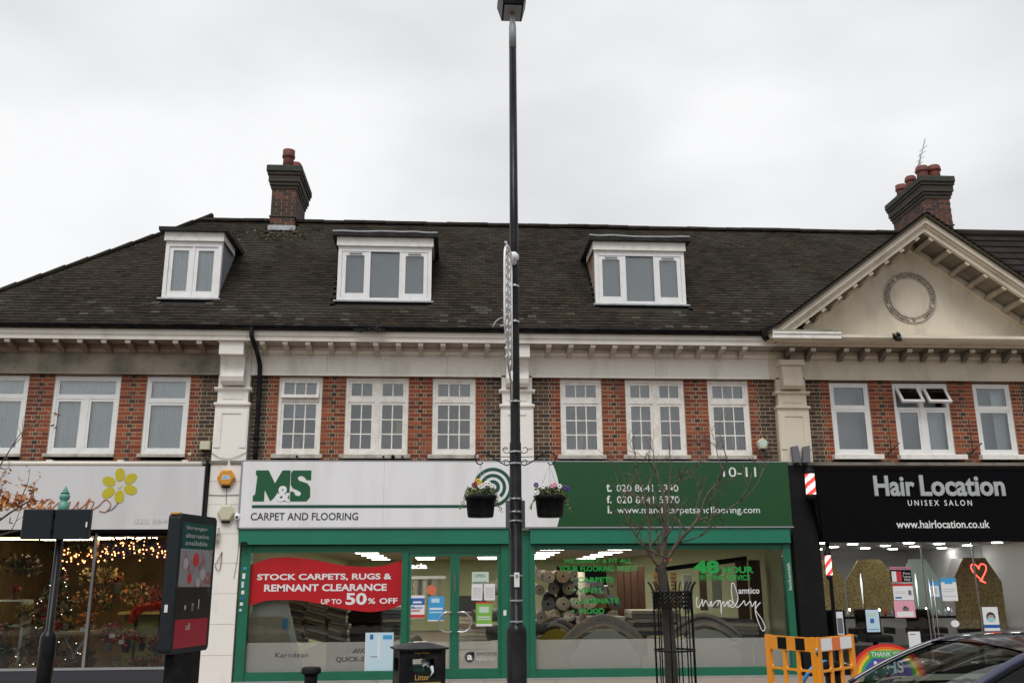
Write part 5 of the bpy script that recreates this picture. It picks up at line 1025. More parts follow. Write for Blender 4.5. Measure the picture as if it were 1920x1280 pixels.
hb = hexbox('orange hexagonal alarm box on the white pilaster', -3.94, 3.41, .155, 'amber'); part('label_print', M().box(-4.0, -3.87, -.218, -.2155, 3.38, 3.45), 'palebl', hb); text('ADT', -3.985, -3.885, 3.395, 3.435, -.2182, 'blue', hb, ext=.001)
hexbox('cream hexagonal alarm box below the orange one', -3.90, 2.80, .15, 'cream_pl')
pb = hexbox('small pentagonal alarm box on dark brick beside the right pilaster', 5.70, 4.04, .115, 'cream_pl', 5, math.pi/2); part('label_print', M().prism([(5.62, 4.0), (5.78, 4.0), (5.77, 4.08), (5.70, 4.13), (5.63, 4.08)], XZ, -.218, -.2155), 'palegreen', pb)
cc = thing('security_camera', 'white dome camera beside the cream alarm box', 'camera', (-3.71, -.15, 2.7)); part('body', M().lathe([(.03, 0), (.05, .02), (.055, .07), (.04, .11)], (-3.70, -.18, 2.68), 14), 'white', cc); part('lens', M().ball((-3.70, -.235, 2.73), .022), 'black_i', cc); part('mount', M().box(-3.74, -3.66, -.16, -.121, 2.70, 2.82), 'white', cc)
cc = thing('security_camera', 'black bracket camera above the green frame corner', 'camera', (-3.55, -.15, 2.2)); part('body', M().bbox(-3.60, -3.50, -.24, -.171, 2.25, 2.31, .01), 'gutter', cc)
fb = thing('floodlight', 'cream junction box and spotlight on brick above the florist', 'lamp', (-4.4, -.1, 3.85)); part('body', M().bbox(-4.46, -4.28, -.12, -.004, 3.92, 4.06, .015), 'cream_pl', fb); part('bracket', M().tube([(-4.42, -.06, 3.92), (-4.36, -.1, 3.84), (-4.24, -.1, 3.84)], .012), 'gutter', fb); part('spot', M().ball((-4.62, -.1, 3.83), .035), 'cream_pl', fb)
for q, (x, tl) in enumerate(((6.30, -.03), (6.46, .03))):
    t = thing('floodlight', ('left', 'right')[q]+' of the pair of dark floodlights on the cream pilaster', 'floodlight', (x, -.2, 3.68))
    part('head', M().prism([(x-.06+tl, 3.98), (x+.06+tl, 4.0), (x+.075, 3.70), (x-.065, 3.69)], XZ, -.26, -.17), 'greyboard', t); part('bracket', M().tube([(x, -.2, 3.69), (x, -.14, 3.65)], .012), 'gutter', t)
cw = M()
for q in ([(-4.24, -.13, 3.86), (-4.1, -.14, 3.77), (-3.93, -.14, 3.74), (-3.78, -.14, 3.79), (-3.64, -.13, 3.86)], [(-3.93, -.13, 3.25), (-3.92, -.13, 2.95)], [(-4.23, -.13, 3.12), (-4.0, -.13, 3.11), (-3.7, -.13, 3.12)], [(-3.68, -.125, 3.7), (-3.70, -.125, 3.0), (-3.66, -.125, 2.2), (-3.70, -.125, 1.7)]): cw.tube(smooth(q, 5), .005, 5)
solo('wall_cable', cw, 'greyboard', 'thin grey cable sagging across the white pilaster', 'cable')
hk = M().tube(smooth([(-3.93, -.13, 2.15), (-3.99, -.15, 2.0), (-4.03, -.15, 1.92), (-3.98, -.15, 1.84), (-3.94, -.14, 1.88), (-3.93, -.13, 2.15)], 4), .006, 5)
solo('wire_hook', hk, 'wood_i', 'rusty bent wire hooked on the white pilaster', 'hook')
solo('wall_bracket', M().box(-4.12, -4.0, -.2, -.121, 2.42, 2.45).box(-4.02, -3.99, -.2, -.17, 2.32, 2.55).box(-4.12, -4.0, -.2, -.121, 2.31, 2.34), 'sill', 'small square bracket on the pilaster beside the advertising totem', 'bracket')
for q, x in enumerate((8.20, 9.78)):
    t = thing('hanging_basket_bracket', ('left', 'right')[q]+' rusty bracket on the salon brickwork between windows', 'bracket', (x, -.05, 4)); part('arm', M().tube([(x, -.01, 4.55), (x, -.015, 4.15), (x+.0, -.02, 3.95)], .009).tube([(x-.09, -.05, 3.88), (x+.05, -.25, 4.06)], .016), 'wood_i', t); part('plate', M().box(x-.12, x+.1, -.012, -.004, 3.84, 3.87), 'wood_i', t)
for q, x in enumerate((-2.75, -1.22, -1.05, -.88)): solo('perched_pigeon' if 0 else 'lamp_fitting', M().ball((x, -.09, 3.80), .02+.015*(q == 2), 6, 5).tube([(x, -.07, 3.80), (x+.03, -.02, 3.75)], .008), 'gutter', ('small black fitting on the sill of the window with the open vent', 'first small fitting on the sill of the double window', 'largest black fitting on the double window sill', 'rightmost small fitting on the double window sill')[q], 'fitting')

# ------------------------------------------------------------------ street lamp with baskets and motif
X, Y = .66, -7.2
lp_ = thing('street_lamp', 'tall black street lamp standing in front of the flooring shop', 'street lamp', (X, Y, 0))
part('column', M().lathe([(.12, 0), (.12, .05), (.098, .07), (.098, 1.14), (.085, 1.18), (.062, 1.2), (.06, 3.0), (.052, 3.02), (.048, 5.0), (.042, 7.62)], (X, Y, 0), 18), 'post', lp_)
part('sleeve', M().lathe([(.043, 7.62), (.043, 7.9), (.03, 8.0), (.02, 8.12)], (X, Y, 0), 14), 'galv', lp_)
part('lantern', M().add([(X-.12, Y-.18, 8.1), (X+.12, Y-.18, 8.1), (X+.12, Y+.18, 8.1), (X-.12, Y+.18, 8.1), (X-.17, Y-.25, 8.32), (X+.17, Y-.25, 8.32), (X+.17, Y+.25, 8.32), (X-.17, Y+.25, 8.32), (X, Y, 8.4)], [(3, 2, 1, 0), (0, 1, 5, 4), (1, 2, 6, 5), (2, 3, 7, 6), (3, 0, 4, 7), (4, 5, 8), (5, 6, 8), (6, 7, 8), (7, 4, 8)]), 'gutter', lp_)
part('diffuser', M().box(X-.1, X+.1, Y-.15, Y+.15, 8.085, 8.098), 'galv', lp_)
for z, r_ in ((.62, .101), (1.22, .064), (1.42, .063), (1.66, .063), (2.2, .064), (2.29, .064), (2.42, .064), (2.78, .064), (2.90, .064), (3.43, .054), (4.3, .052), (4.7, .051)):
    part('steel_band', M().lathe([(r_+.002, 0), (r_+.004, .004), (r_+.004, .014), (r_+.002, .018)], (X, Y, z), 16).box(X-.012, X+.012, Y-r_-.02, Y-r_, z-.002, z+.02), 'steel' if z > 2 else 'galv', lp_)
part('sticker', M().box(X-.026, X+.026, Y-.073, Y-.062, 1.56, 1.70), 'white', lp_, 'white reflective sticker')
part('sign_plate', M().box(X-.10, X+.10, Y+.065, Y+.075, 2.14, 2.42), 'greyboard', lp_, 'back of a small grey sign plate')
for s_ in (-1, 1):
    a = part('basket_arm', M().tube(smooth([(X+s_*.055, Y, 2.79), (X+s_*.10, Y, 2.775), (X+s_*.2, Y, 2.83), (X+s_*.30, Y, 2.90), (X+s_*.37, Y, 2.905), (X+s_*.42, Y, 2.87), (X+s_*.40, Y, 2.80), (X+s_*.365, Y, 2.78), (X+s_*.335, Y, 2.80)], 4), .006, 6)
             .tube(smooth([(X+s_*.055, Y, 2.91), (X+s_*.10, Y, 2.90), (X+s_*.13, Y, 2.93), (X+s_*.11, Y, 2.96), (X+s_*.08, Y, 2.95)], 4), .004, 5).tube(smooth([(X+s_*.055, Y, 2.86), (X+s_*.2, Y, 2.865), (X+s_*.34, Y, 2.885)], 4), .004, 5).tube(smooth([(X+s_*.055, Y, 2.80), (X+s_*.09, Y, 2.83), (X+s_*.12, Y, 2.82), (X+s_*.11, Y, 2.79)], 4), .004, 5), 'gutter', lp_)
def basket(x, lab, flowers):
    t = thing('hanging_basket', lab, 'hanging basket', (x, Y, 2.24))
    part('pot', M().lathe([(.125, 0), (.133, .02), (.148, .17), (.162, .175), (.165, .215), (.155, .22)], (x, Y, 2.245), 24), 'gutter', t)
    ch = M()
    for a in range(3): ch.tube([(x+.14*math.cos(a*2.09+.5), Y+.14*math.sin(a*2.09+.5), 2.46), (x, Y, 2.775)], .0025, 4)
    part('chain', ch, 'galv', t)
    m = M().clump((x, Y, 2.49), (.165, .14, .07), 560, .022, [(.16, .20, .06), (.10, .14, .04), (.25, .28, .13), (.07, .10, .035)])
    for s_, dz in ((-1, .16), (1, .2), (.8, .12)):
        for i in range(14): m.clump((x+s_*(.15+i*.004), Y-.05, 2.48-dz*i/14), (.02, .02, .012), 3, .014, [(.25, .27, .12), (.12, .15, .06)])
    part('foliage', m, 'leaf', t, kind='stuff')
    for dx, dz, c_ in flowers:
        f_ = M()
        for i in range(6): f_.ball((x+dx+.016*math.cos(i*1.05), Y-.12, 2.5+dz+.016*math.sin(i*1.05)), .012, 6, 4)
        part('flower', f_, c_, t)
yl, pu, wt, rdm = mat('yellow petal', (.75, .45, .02), .6), mat('purple petal', (.07, .04, .22), .6), mat('white petal', (.8, .8, .78), .6), mat('crimson petal', (.3, .03, .06), .6)
basket(.30, 'left black hanging basket with yellow and white pansies', [(-.03, .10, yl), (-.01, .08, yl), (-.07, .06, rdm), (.0, .04, wt), (.02, .05, wt), (.08, .07, wt), (.11, .05, wt), (.05, .07, wt)])
basket(1.01, 'right black hanging basket with purple and pink pansies', [(-.15, .06, pu), (-.08, .04, wt), (.09, .045, wt), (.01, .05, MT['pink']), (.04, .06, MT['pink']), (.15, .03, pu), (.17, .02, pu), (-.14, -.02, wt)])
cmf = thing('christmas_motif', 'white rope light christmas motif strapped to the lamp post', 'christmas light', (X-.07, Y-.2, 3.5))
dv = Vector((-.12, -.75, 0)); o_ = Vector((X-.03, Y-.03, 0))
P3 = lambda a, z: tuple(o_+dv*a+Vector((0, 0, z)))
part('outline', M().tube(smooth([P3(.04, 5.05), P3(.5, 5.02), P3(.95, 4.85), P3(1.02, 4.5), P3(1.0, 4.1), P3(.8, 3.95), P3(.6, 3.75), P3(.15, 3.62), P3(.04, 3.75)], 5), .012, 6), 'white', cmf)
part('pole', M().tube([P3(.035, 3.45), P3(.035, 5.05)], .011, 8), 'white', cmf)
m = M()
for k in range(15):
    z = 3.75+k*.085; q = []
    for i in range(14): a_ = i*.9; q.append(P3(.12+.065*i+.02*math.sin(a_*2), z+.045*math.sin(a_)+rnd.uniform(-.02, .02)+.03))
    m.tube(q, .008, 4)
for k in range(6): m.tube([P3(.1+k*.15, 3.8+.05*k), P3(.1+k*.15, 4.95-.02*k)], .005, 4)
part('rope_light', m, 'white', cmf)
part('clamp', M().tube([(X, Y-.055, 4.95), P3(.1, 5.0)], .03, 8).ball((X-.01, Y-.08, 5.02), .06, 8, 6), 'paper', cmf)
part('cable', M().tube(smooth([(X, Y, 4.25), (X-.12, Y-.08, 4.33), (X-.2, Y-.1, 4.29), (X-.24, Y-.1, 4.22)], 4), .007, 5).tube(smooth([(X, Y, 4.22), (X-.08, Y-.08, 4.25), (X-.16, Y-.08, 4.24)], 4), .01, 5), 'lead', cmf)

# ------------------------------------------------------------------ litter bin, bollard
bx, by = -.295, -7.2
lb = thing('litter_bin', 'black octagonal litter bin with gold lettering', 'litter bin', (bx, by, 0)); r_ = .262
ca_, sa_ = math.cos(R(14)), math.sin(R(14))
BF = lambda u, w, d: (bx+u*ca_-d*sa_, by+u*sa_+d*ca_, w)          # u across, w up, d depth
HB = .225; ch_ = .06
def chsq(h, c): return [(-h+c, -h), (h-c, -h), (h, -h+c), (h, h-c), (h-c, h), (-h+c, h), (-h, h-c), (-h, -h+c)]
def slab(pts, z0, z1, top=None):
    t_ = top or pts; k_ = len(pts); return M().add([BF(a, z0, b) for a, b in pts]+[BF(a, z1, b) for a, b in t_], [(i, (i+1) % k_, k_+(i+1) % k_, k_+i) for i in range(k_)]+[tuple(range(k_-1, -1, -1)), tuple(range(k_, 2*k_))])
part('body', slab(chsq(HB, ch_), 0, .785), 'gutter', lb); part('hood', slab(chsq(HB, ch_), .905, .985), 'gutter', lb)
for su in (-1, 1):
    for sv in (-1, 1): part('corner_post', slab([(su*.11, sv*HB), (su*(HB-ch_), sv*HB), (su*HB, sv*(HB-ch_)), (su*HB, sv*.11), (su*.17, sv*.11), (su*.11, sv*.17)], .785, .905), 'gutter', lb)
part('inner_liner', slab(chsq(.15, .03), .786, .83), mat('green liner', (.02, .09, .07), .6), lb)
part('lid', slab(chsq(HB+.03, .08), .985, 1.0), 'gutter', lb); part('lid', slab(chsq(HB+.03, .08), 1.0, 1.04, [(a*.42, b*.42) for a, b in chsq(HB+.03, .08)]), mat('worn black lid', (.028, .028, .032), .45, (.07, .07, .07), .3, 10, spec=.25), lb)
part('stub_plate', slab([(-.09, -.06), (.08, -.06), (.08, .06), (-.09, .06)], 1.041, 1.048), 'steel', lb)
gd = mat('gold paint', (.50, .30, .07), .45)
for sd_ in (-1,): part('gold_band', M().prism([(-HB+ch_, .678), (HB-ch_, .678), (HB-ch_, .694), (-HB+ch_, .694)], lambda u, w, d: BF(u, w, -HB-d), .0005, .002), gd, lb)
tb_ = lambda u, w, d: BF(u, w, -HB-.001-d)
text('Dog Waste', -.09, .05, .945, .972, 0, gd, lb, ext=.001, fr=tb_); text('Litter', -.085, .055, .715, .765, 0, gd, lb, bold=.01, ext=.001, fr=tb_)
m = M().clump((0, 0, 0), (.045, .02, .035), 22, .04, [(.5, .55, .55), (.62, .62, .62)]); m.v = [BF(a+.03, c_+.86, b-.17) for a, b, c_ in m.v]; m.tube([BF(.08, .83, -.2), BF(.085, .785, -HB-.01), BF(.06, .745, -HB-.012)], [.02, .012, .003], tint=(.6, .62, .62))
part('carrier_bag', m, 'leaf', lb, 'torn white bag poking from the bin mouth')
bl = thing('bollard', 'short black bollard left of the litter bin', 'bollard', (-1.33, -7.2, 0))
part('post', M().lathe([(.09, 0), (.09, .08), (.07, .10), (.062, .7), (.066, .76)], (-1.33, -7.2, 0), 16), 'gutter', bl); part('cap', M().lathe([(.09, .765), (.095, .78), (.095, .81), (.085, .825), (.02, .83)], (-1.33, -7.2, 0), 16), 'gutter', bl)

# ------------------------------------------------------------------ advertising totem
ad = thing('advertising_totem', 'dark advertising totem with a lit poster beside the white pilaster', 'advertising totem', (-2.6, -7.15, 0))
Lc = Vector((-2.60, -7.5, 0)); dr_ = Vector((.176, .70, 0)); wd_ = dr_.length; dr_.normalize(); nr = Vector((dr_.y, -dr_.x, 0))
AF = lambda u, w, d: tuple(Lc+dr_*u+nr*d+Vector((0, 0, w)))
def rrect(a, b, c_, d, r, n_=4):
    o = []
    for cx, cy, s0 in ((b-r, c_+r, -90), (b-r, d-r, 0), (a+r, d-r, 90), (a+r, c_+r, 180)):
        o += [(cx+r*math.cos(R(s0+90*i/n_)), cy+r*math.sin(R(s0+90*i/n_))) for i in range(n_+1)]
    return o
dg = mat('charcoal cabinet', (.022, .026, .03), .4, spec=.2)
part('cabinet', M().prism(rrect(0, wd_, .97, 2.27, .05), AF, -.125, 0), dg, ad)
part('pedestal', M().prism([(.12, 0), (wd_-.1, 0), (wd_-.1, .97), (.12, .97)], AF, -.11, -.02), 'gutter', ad)
pan = lambda nm, a, b, c_, d, mt, e=.002: part(nm, M().prism([(a, c_), (b, c_), (b, d), (a, d)], AF, 0.0005, e), mt, ad)
pan('poster_green', .05, wd_-.05, 1.94, 2.19, mat('teal print', (.010, .05, .042), .25, emis=.15)); pan('poster_photo', .05, wd_-.05, 1.58, 1.94, mat('grey photo print', (.26, .26, .28), .3, (.3, .03, .04), .8, 7, thr=(.5, .62), emis=.04))
pan('poster_photo_low', .05, wd_-.05, 1.28, 1.58, mat('dark photo print', (.02, .012, .014), .3, (.25, .25, .27), .5, 5, thr=(.6, .68))); pan('poster_red', .05, wd_-.05, 1.02, 1.28, mat('red print panel', (.28, .012, .03), .3, emis=.12))
for i, (s_, w_) in enumerate((('Stronger', .42), ('alternative', .45), ('available', .43))): text(s_, .12, .12+w_, 2.115-i*.07, 2.16-i*.07, 0, 'letter_grey', ad, fr=lambda u, w, d: AF(u, w, d+.003), ext=.001)
for i, (a, z, s_) in enumerate(((.16, 1.80, .05), (.35, 1.84, .06), (.5, 1.70, .05), (.25, 1.66, .045), (.42, 1.62, .04))): part('poster_figure', M().prism([(a+s_*math.cos(t*.5), z+s_*1.1*math.sin(t*.5)) for t in range(12)], AF, .0025, .004), MT['red_p'] if i % 2 else mat('pale print', (.45, .42, .42), .5), ad)
pan('poster_product', .20, .225, 1.37, 1.41, 'letter_grey', .004); pan('poster_product', .33, .37, 1.35, 1.43, 'greyboard', .004); pan('poster_product', .34, .36, 1.40, 1.425, 'letter_grey', .004); pan('poster_product', .46, .475, 1.37, 1.46, 'letter_grey', .004)
text('all', .25, .33, 1.18, 1.24, 0, 'letter_grey', ad, fr=lambda u, w, d: AF(u, w, d+.003), ext=.001)
0 and part('poster_glass', M().prism(rrect(.03, wd_-.03, 1.0, 2.21, .03), AF, .006, .01), 'shopglass', ad)
part('logo_strip', M().prism([(.0, 2.262), (.06, 2.262), (.06, 2.277), (.0, 2.277)], AF, -.11, -.02), 'amber', ad)
part('side_label', M().box(-2.685, -2.655, -7.489, -7.484, 1.35, 1.42), 'white', ad)

# ------------------------------------------------------------------ sign post at the left
fp = thing('sign_post', 'black pole carrying two black sign boxes and a green finial', 'sign post', (-3.83, -7.2, 0))
part('pole', M().lathe([(.075, 0), (.075, 1.12), (.06, 1.16), (.036, 1.18), (.036, 2.33)], (-3.83, -7.2, 0), 14), 'post', fp)
fg = mat('verdigris green paint', (.10, .32, .24), .5)
part('finial', M().lathe([(.047, 2.28), (.047, 2.40), (.025, 2.405), (.046, 2.43), (.05, 2.455), (.04, 2.48), (.028, 2.485), (.03, 2.50), (.012, 2.54), (.004, 2.56)], (-3.83, -7.2, 0), 16), fg, fp)
part('finial_ring', M().lathe([(.042, 2.481), (.042, 2.49)], (-3.83, -7.2, 0), 14), 'gutter', fp)
part('sign_box', M().bbox(-4.17, -3.885, -7.30, -7.22, 2.035, 2.325, .01), dg, fp); part('sign_box', M().bbox(-3.865, -3.53, -7.30, -7.22, 2.035, 2.325, .01), dg, fp)
part('label_plate', M().box(-3.56, -3.545, -7.304, -7.3, 2.15, 2.2), 'white', fp); part('clamp', M().box(-3.9, -3.8, -7.24, -7.15, 2.1, 2.13).box(-3.9, -3.8, -7.24, -7.15, 2.24, 2.27), 'gutter', fp)

# ------------------------------------------------------------------ trees
def branchy(t, base, r0, segs, label=None):
    pass
def grow(m, tw, p, d, L, r, lev, tips, spread=.75):
    n_ = 4; path = [p]; rr = [r]; cur = Vector(p); dd = Vector(d).normalized()
    for i in range(n_):
        dd = (dd+Vector((rnd.gauss(0, .13), rnd.gauss(0, .13), rnd.gauss(.05, .10)))).normalized(); cur = cur+dd*L/n_; path.append(cur.copy()); rr.append(r*(1-.42*(i+1)/n_))
    (m if r > .008 else tw).tube(path, rr, 6 if r > .008 else 4)
    if lev == 0: tips.append(cur); return
    for k in range(rnd.choice((2, 3, 3)) if lev > 1 else rnd.choice((2, 3, 4))):
        j = rnd.randrange(2, n_+1); ax = Vector((rnd.gauss(0, 1), rnd.gauss(0, 1), rnd.gauss(0, .6))).normalized()
        nd = (dd+ax*spread).normalized(); nd.z = abs(nd.z)*.8+.15 if lev > 1 else nd.z
        grow(m, tw, path[j], nd, L*rnd.uniform(.55, .85), max(.0025, rr[j]*rnd.uniform(.5, .72)), lev-1, tips, spread)
rnd.seed(41)
tr = thing('street_tree', 'bare young street tree inside the black tree guard', 'tree', (2.19, -7.2, 0)); m = M(); tw = M(); tips = []
tp = smooth([(2.17, -7.2, 0), (2.19, -7.2, .7), (2.18, -7.2, 1.2), (2.15, -7.2, 1.6), (2.13, -7.2, 1.75)], 4); tm = M().tube(tp, [.070-.026*i/len(tp) for i in range(len(tp))], 12)
part('trunk', tm, mat('damp dark bark', (.045, .038, .03), .85, (.02, .022, .014), .7, 7, .2, .6), tr)
# main limbs read from the photograph: one leader, one strong limb to the right, three lighter to the left
limbs = [([(2.13, -7.2, 1.72), (2.17, -7.2, 2.0), (2.20, -7.22, 2.35), (2.16, -7.2, 2.6), (2.10, -7.2, 2.8)], .026), ([(2.13, -7.2, 1.7), (2.30, -7.25, 1.98), (2.5, -7.3, 2.2), (2.62, -7.3, 2.45), (2.74, -7.35, 2.6), (2.82, -7.4, 2.78)], .022),
         ([(2.12, -7.2, 1.7), (2.05, -7.15, 1.95), (2.04, -7.1, 2.3), (2.0, -7.1, 2.55), (1.93, -7.1, 2.75)], .017), ([(2.12, -7.2, 1.72), (1.95, -7.3, 1.95), (1.8, -7.35, 2.15), (1.7, -7.4, 2.4)], .012), ([(2.15, -7.2, 1.8), (2.25, -7.05, 2.1), (2.3, -7.0, 2.5), (2.33, -7.0, 2.8), (2.32, -7.0, 3.1)], .014),
         ([(2.5, -7.3, 2.2), (2.8, -7.3, 2.3), (3.1, -7.3, 2.5), (3.25, -7.3, 2.75)], .010), ([(2.3, -7.25, 1.98), (2.55, -7.2, 2.05), (2.8, -7.2, 2.2)], .009)]
for q, r0 in limbs:
    sq = smooth(q, 4); m.tube(sq, [r0*(1-.72*i/len(sq)) for i in range(len(sq))], 7)
    for i in range(2, len(sq), 2):
        if rnd.random() < .72:
            d = Vector((rnd.gauss(.1, .8), rnd.gauss(0, .7), rnd.uniform(.1, 1))); grow(m, tw, sq[i], d, rnd.uniform(.2, .33), max(.007, r0*.5*(1-.5*i/len(sq))), 2 if rnd.random() < .7 else 1, tips)
part('limbs', m, 'bark', tr); part('twigs', tw, 'twig', tr, kind='stuff')
tg = thing('tree_guard', 'black iron tree guard with flared bar tops', 'tree guard', (2.235, -7.2, 0))
for i in range(12):
    a = i*math.pi/6+.12; c_, s_ = math.cos(a), math.sin(a); r_ = .195
    part('bar', M().tube([(2.235+r_*c_, -7.2+r_*s_, 0), (2.235+r_*c_, -7.2+r_*s_, 1.5), (2.235+(r_+.02)*c_, -7.2+(r_+.02)*s_, 1.56), (2.235+(r_+.05)*c_, -7.2+(r_+.05)*s_, 1.60)], .0065, 6), 'gutter', tg)
for z in (.3, .945, 1.50): part('hoop', M().tube([(2.235+.2*math.cos(i*math.pi/12), -7.2+.2*math.sin(i*math.pi/12), z) for i in range(25)], .010, 6), 'gutter', tg)
m = M()
for i in range(26):
    a = i*2*math.pi/26; b = a+.20
    for z in (1.36, 1.40, 1.44, 1.48): m.tube([(2.235+.19*math.cos(a), -7.2+.19*math.sin(a), z-.02), (2.235+.19*math.cos(b), -7.2+.19*math.sin(b), z+.03)], .010, 4)
part('rubber_collar', m, 'gutter', tg)
rnd.seed(5)
t2 = thing('street_tree', 'small tree with last orange leaves reaching in at the left edge', 'tree', (-4.95, -7.1, 0)); m = M(); tw = M(); tips = []
part('trunk', M().tube([(-4.95, -7.1, 0), (-4.97, -7.1, .9), (-4.93, -7.1, 1.7)], [.07, .06, .05], 10), 'bark', t2)
for q, r0 in (([(-4.93, -7.1, 1.65), (-4.7, -7.1, 2.0), (-4.45, -7.1, 2.25), (-4.2, -7.12, 2.42)], .02), ([(-4.93, -7.1, 1.65), (-4.75, -7.1, 2.3), (-4.55, -7.1, 2.75), (-4.38, -7.1, 3.1)], .012), ([(-4.93, -7.1, 1.65), (-5.1, -7, 2.3), (-5.2, -7, 3)], .02), ([(-4.7, -7.1, 2.0), (-4.4, -7.0, 2.12), (-4.22, -7.0, 2.15)], .012)):
    sq = smooth(q, 4); m.tube(sq, [r0*(1-.7*i/len(sq)) for i in range(len(sq))], 6)
    for i in range(4, len(sq), 2): grow(m, tw, sq[i], (rnd.gauss(.1, .7), rnd.gauss(0, .6), rnd.uniform(0, 1)), rnd.uniform(.18, .3), r0*.4, 1, tips)
part('limbs', m, 'bark', t2); part('twigs', tw, 'twig', t2, kind='stuff'); m = M()
for q in tips:
    if q.z < 2.62 and q.x > -4.75: m.clump(q, (.06, .05, .05), 9, .028, [(.5, .19, .04), (.42, .13, .05), (.55, .3, .08)])
    elif rnd.random() < .7: m.clump(q, (.05, .05, .05), 3, .022, [(.35, .25, .08), (.3, .15, .07)])
for i in range(22): m.clump((-4.32+rnd.gauss(0, .12), -7.1+rnd.gauss(0, .05), 2.40+rnd.gauss(0, .05)), (.05, .05, .04), 9, .03, [(.5, .19, .04), (.42, .13, .05), (.6, .3, .08)])
part('leaves', m, 'leaf', t2, kind='stuff')

# ------------------------------------------------------------------ orange barrier
bar_ = thing('works_barrier', 'folding orange works barrier with black squares and white reflective strips', 'barrier', (3.65, -7.3, 0))
A_, B_, C_ = Vector((3.235, -7.0, 0)), Vector((3.515, -7.62, 0)), Vector((4.095, -7.1, 0)); D_ = Vector((3.80, -6.5, 0))
def bpanel(a, b, strips, lab=None):
    d = b-a; L = d.length; d.normalize(); nn_ = Vector((d.y, -d.x, 0))
    if nn_.y > 0: nn_ = -nn_
    fr = lambda u, w, dd: tuple(a+d*u+nn_*dd+Vector((0, 0, w)))
    bx_ = lambda m, u0, u1, z0, z1, t=.018: m.prism([(u0, z0), (u1, z0), (u1, z1), (u0, z1)], fr, -t, t)
    m = M(); bx_(m, 0, .06, .04, 1.075, .02); bx_(m, L-.06, L, .04, 1.075, .02); bx_(m, .06, L-.06, .94, 1.07, .016); bx_(m, .06, L-.06, .52, .60, .016); bx_(m, .06, L-.06, .05, .14, .016)
    w = (L-.12)/3
    for i in (1, 2): bx_(m, .06+w*i-.018, .06+w*i+.018, .14, .52, .012); bx_(m, .06+w*i-.018, .06+w*i+.018, .60, .94, .012)
    bx_(m, .06, L-.06, .75, .772, .010); bx_(m, .06, L-.06, .32, .345, .010)
    for i in range(3):       # rounded corners of the openings
        for z0, z1 in ((.60, .75), (.772, .94)):
            for cu, su in ((.06+w*i+(.014 if i else 0), 1), (.06+w*(i+1)-(.014 if i < 2 else 0), -1)):
                for cz, sz in ((z0, 1), (z1, -1)): m.prism([(cu, cz), (cu+su*.02, cz), (cu, cz+sz*.02)], fr, -.010, .010)
    o = part('panel', m, 'orange', bar_)
    for u0, u1, mt in strips: part('marker_strip', M().prism([(L*u0, .948), (L*u1, .948), (L*u1, 1.06), (L*u0, 1.06)], fr, .0165, .0185), mt, o)
    part('foot', M().prism([(0, .0), (.08, .0), (.08, .04), (0, .04)], fr, -.12, .12), 'gutter', o)
    for z in (.62, .95): part('hinge', M().tube([fr(-.004, z-.03, 0), fr(-.004, z+.03, 0)], .014, 8), 'galv', o)
    return o
bpanel(A_, B_, [(.26, .44, 'rubber'), (.62, .80, 'rubber')]); bpanel(B_, C_, [(.03, .37, 'refl'), (.37, .60, mat('orange reflective strip', (.9, .2, .03), .3)), (.60, .93, 'refl')])
pp = thing('water_pipe', 'blue plastic pipe looping up inside the barrier', 'pipe', (3.7, -7.0, 0)); part('pipe', M().tube(smooth([(3.45, -7.1, .1), (3.5, -7.1, .5), (3.62, -7.1, .72), (3.78, -7.05, .80), (3.9, -7, .76), (3.97, -6.95, .5), (4.0, -6.95, .1)], 5), .02, 8), mat('blue pipe', (.04, .25, .55), .4), pp)
kb = thing('bollard', 'black bollard with a wide cap behind the orange barrier', 'bollard', (3.98, -7.0, 0)); part('post', M().lathe([(.08, 0), (.075, .72)], (3.86, -7.1, 0), 14), 'gutter', kb); part('cap', M().lathe([(.1, .72), (.11, .74), (.1, .79), (.05, .82)], (3.86, -7.1, 0), 14), 'gutter', kb)

# ------------------------------------------------------------------ car and driver
CXn, CYc, RZ = 2.35, -9.45, -.12        # nose x, centre line y, road z
car = thing('parked_car', 'dark navy hatchback with its driver, in the bottom right corner', 'car', (CXn+1.95, CYc, RZ)); car.scale = (1, 1, .915)
def sec(s_, pts):   # cross section: list of (half width, z)
    return [(CXn+s_, CYc-w, RZ+z) for w, z in pts]+[(CXn+s_, CYc+w, RZ+z) for w, z in reversed(pts)]
low = [(0.0, [(.55, .22), (.62, .3), (.66, .5), (.62, .62), (.3, .66), (.02, .67)]), (.12, [(.72, .2), (.78, .3), (.80, .5), (.74, .70), (.4, .76), (.02, .78)]), (.5, [(.78, .2), (.84, .3), (.85, .55), (.80, .78), (.45, .86), (.02, .88)]), (1.0, [(.80, .2), (.86, .3), (.87, .6), (.82, .90), (.5, .95), (.02, .97)]),
       (1.25, [(.80, .2), (.86, .3), (.88, .6), (.84, .92), (.6, .96), (.02, .98)]), (2.4, [(.80, .2), (.86, .3), (.88, .62), (.85, .95), (.6, .96), (.02, .96)]), (3.4, [(.80, .2), (.86, .3), (.87, .64), (.83, .98), (.6, .99), (.02, .99)]), (3.8, [(.72, .25), (.78, .35), (.80, .64), (.74, .95), (.5, .97), (.02, .97)]), (3.92, [(.6, .35), (.68, .4), (.70, .6), (.66, .8), (.4, .85), (.02, .86)])]
m = M(); k = 12
rows = [sec(a, b) for a, b in low]; m.add([q for r in rows for q in r], [(i*k+j, i*k+(j+1) % k, (i+1)*k+(j+1) % k, (i+1)*k+j) for i in range(len(rows)-1) for j in range(k) if not (1.0 <= low[i][0] < 3.4 and j in (4, 5, 6))]+[tuple(range(k)), tuple(range(len(rows)*k-1, (len(rows)-1)*k-1, -1))], True)
part('body', m, 'carpaint', car)
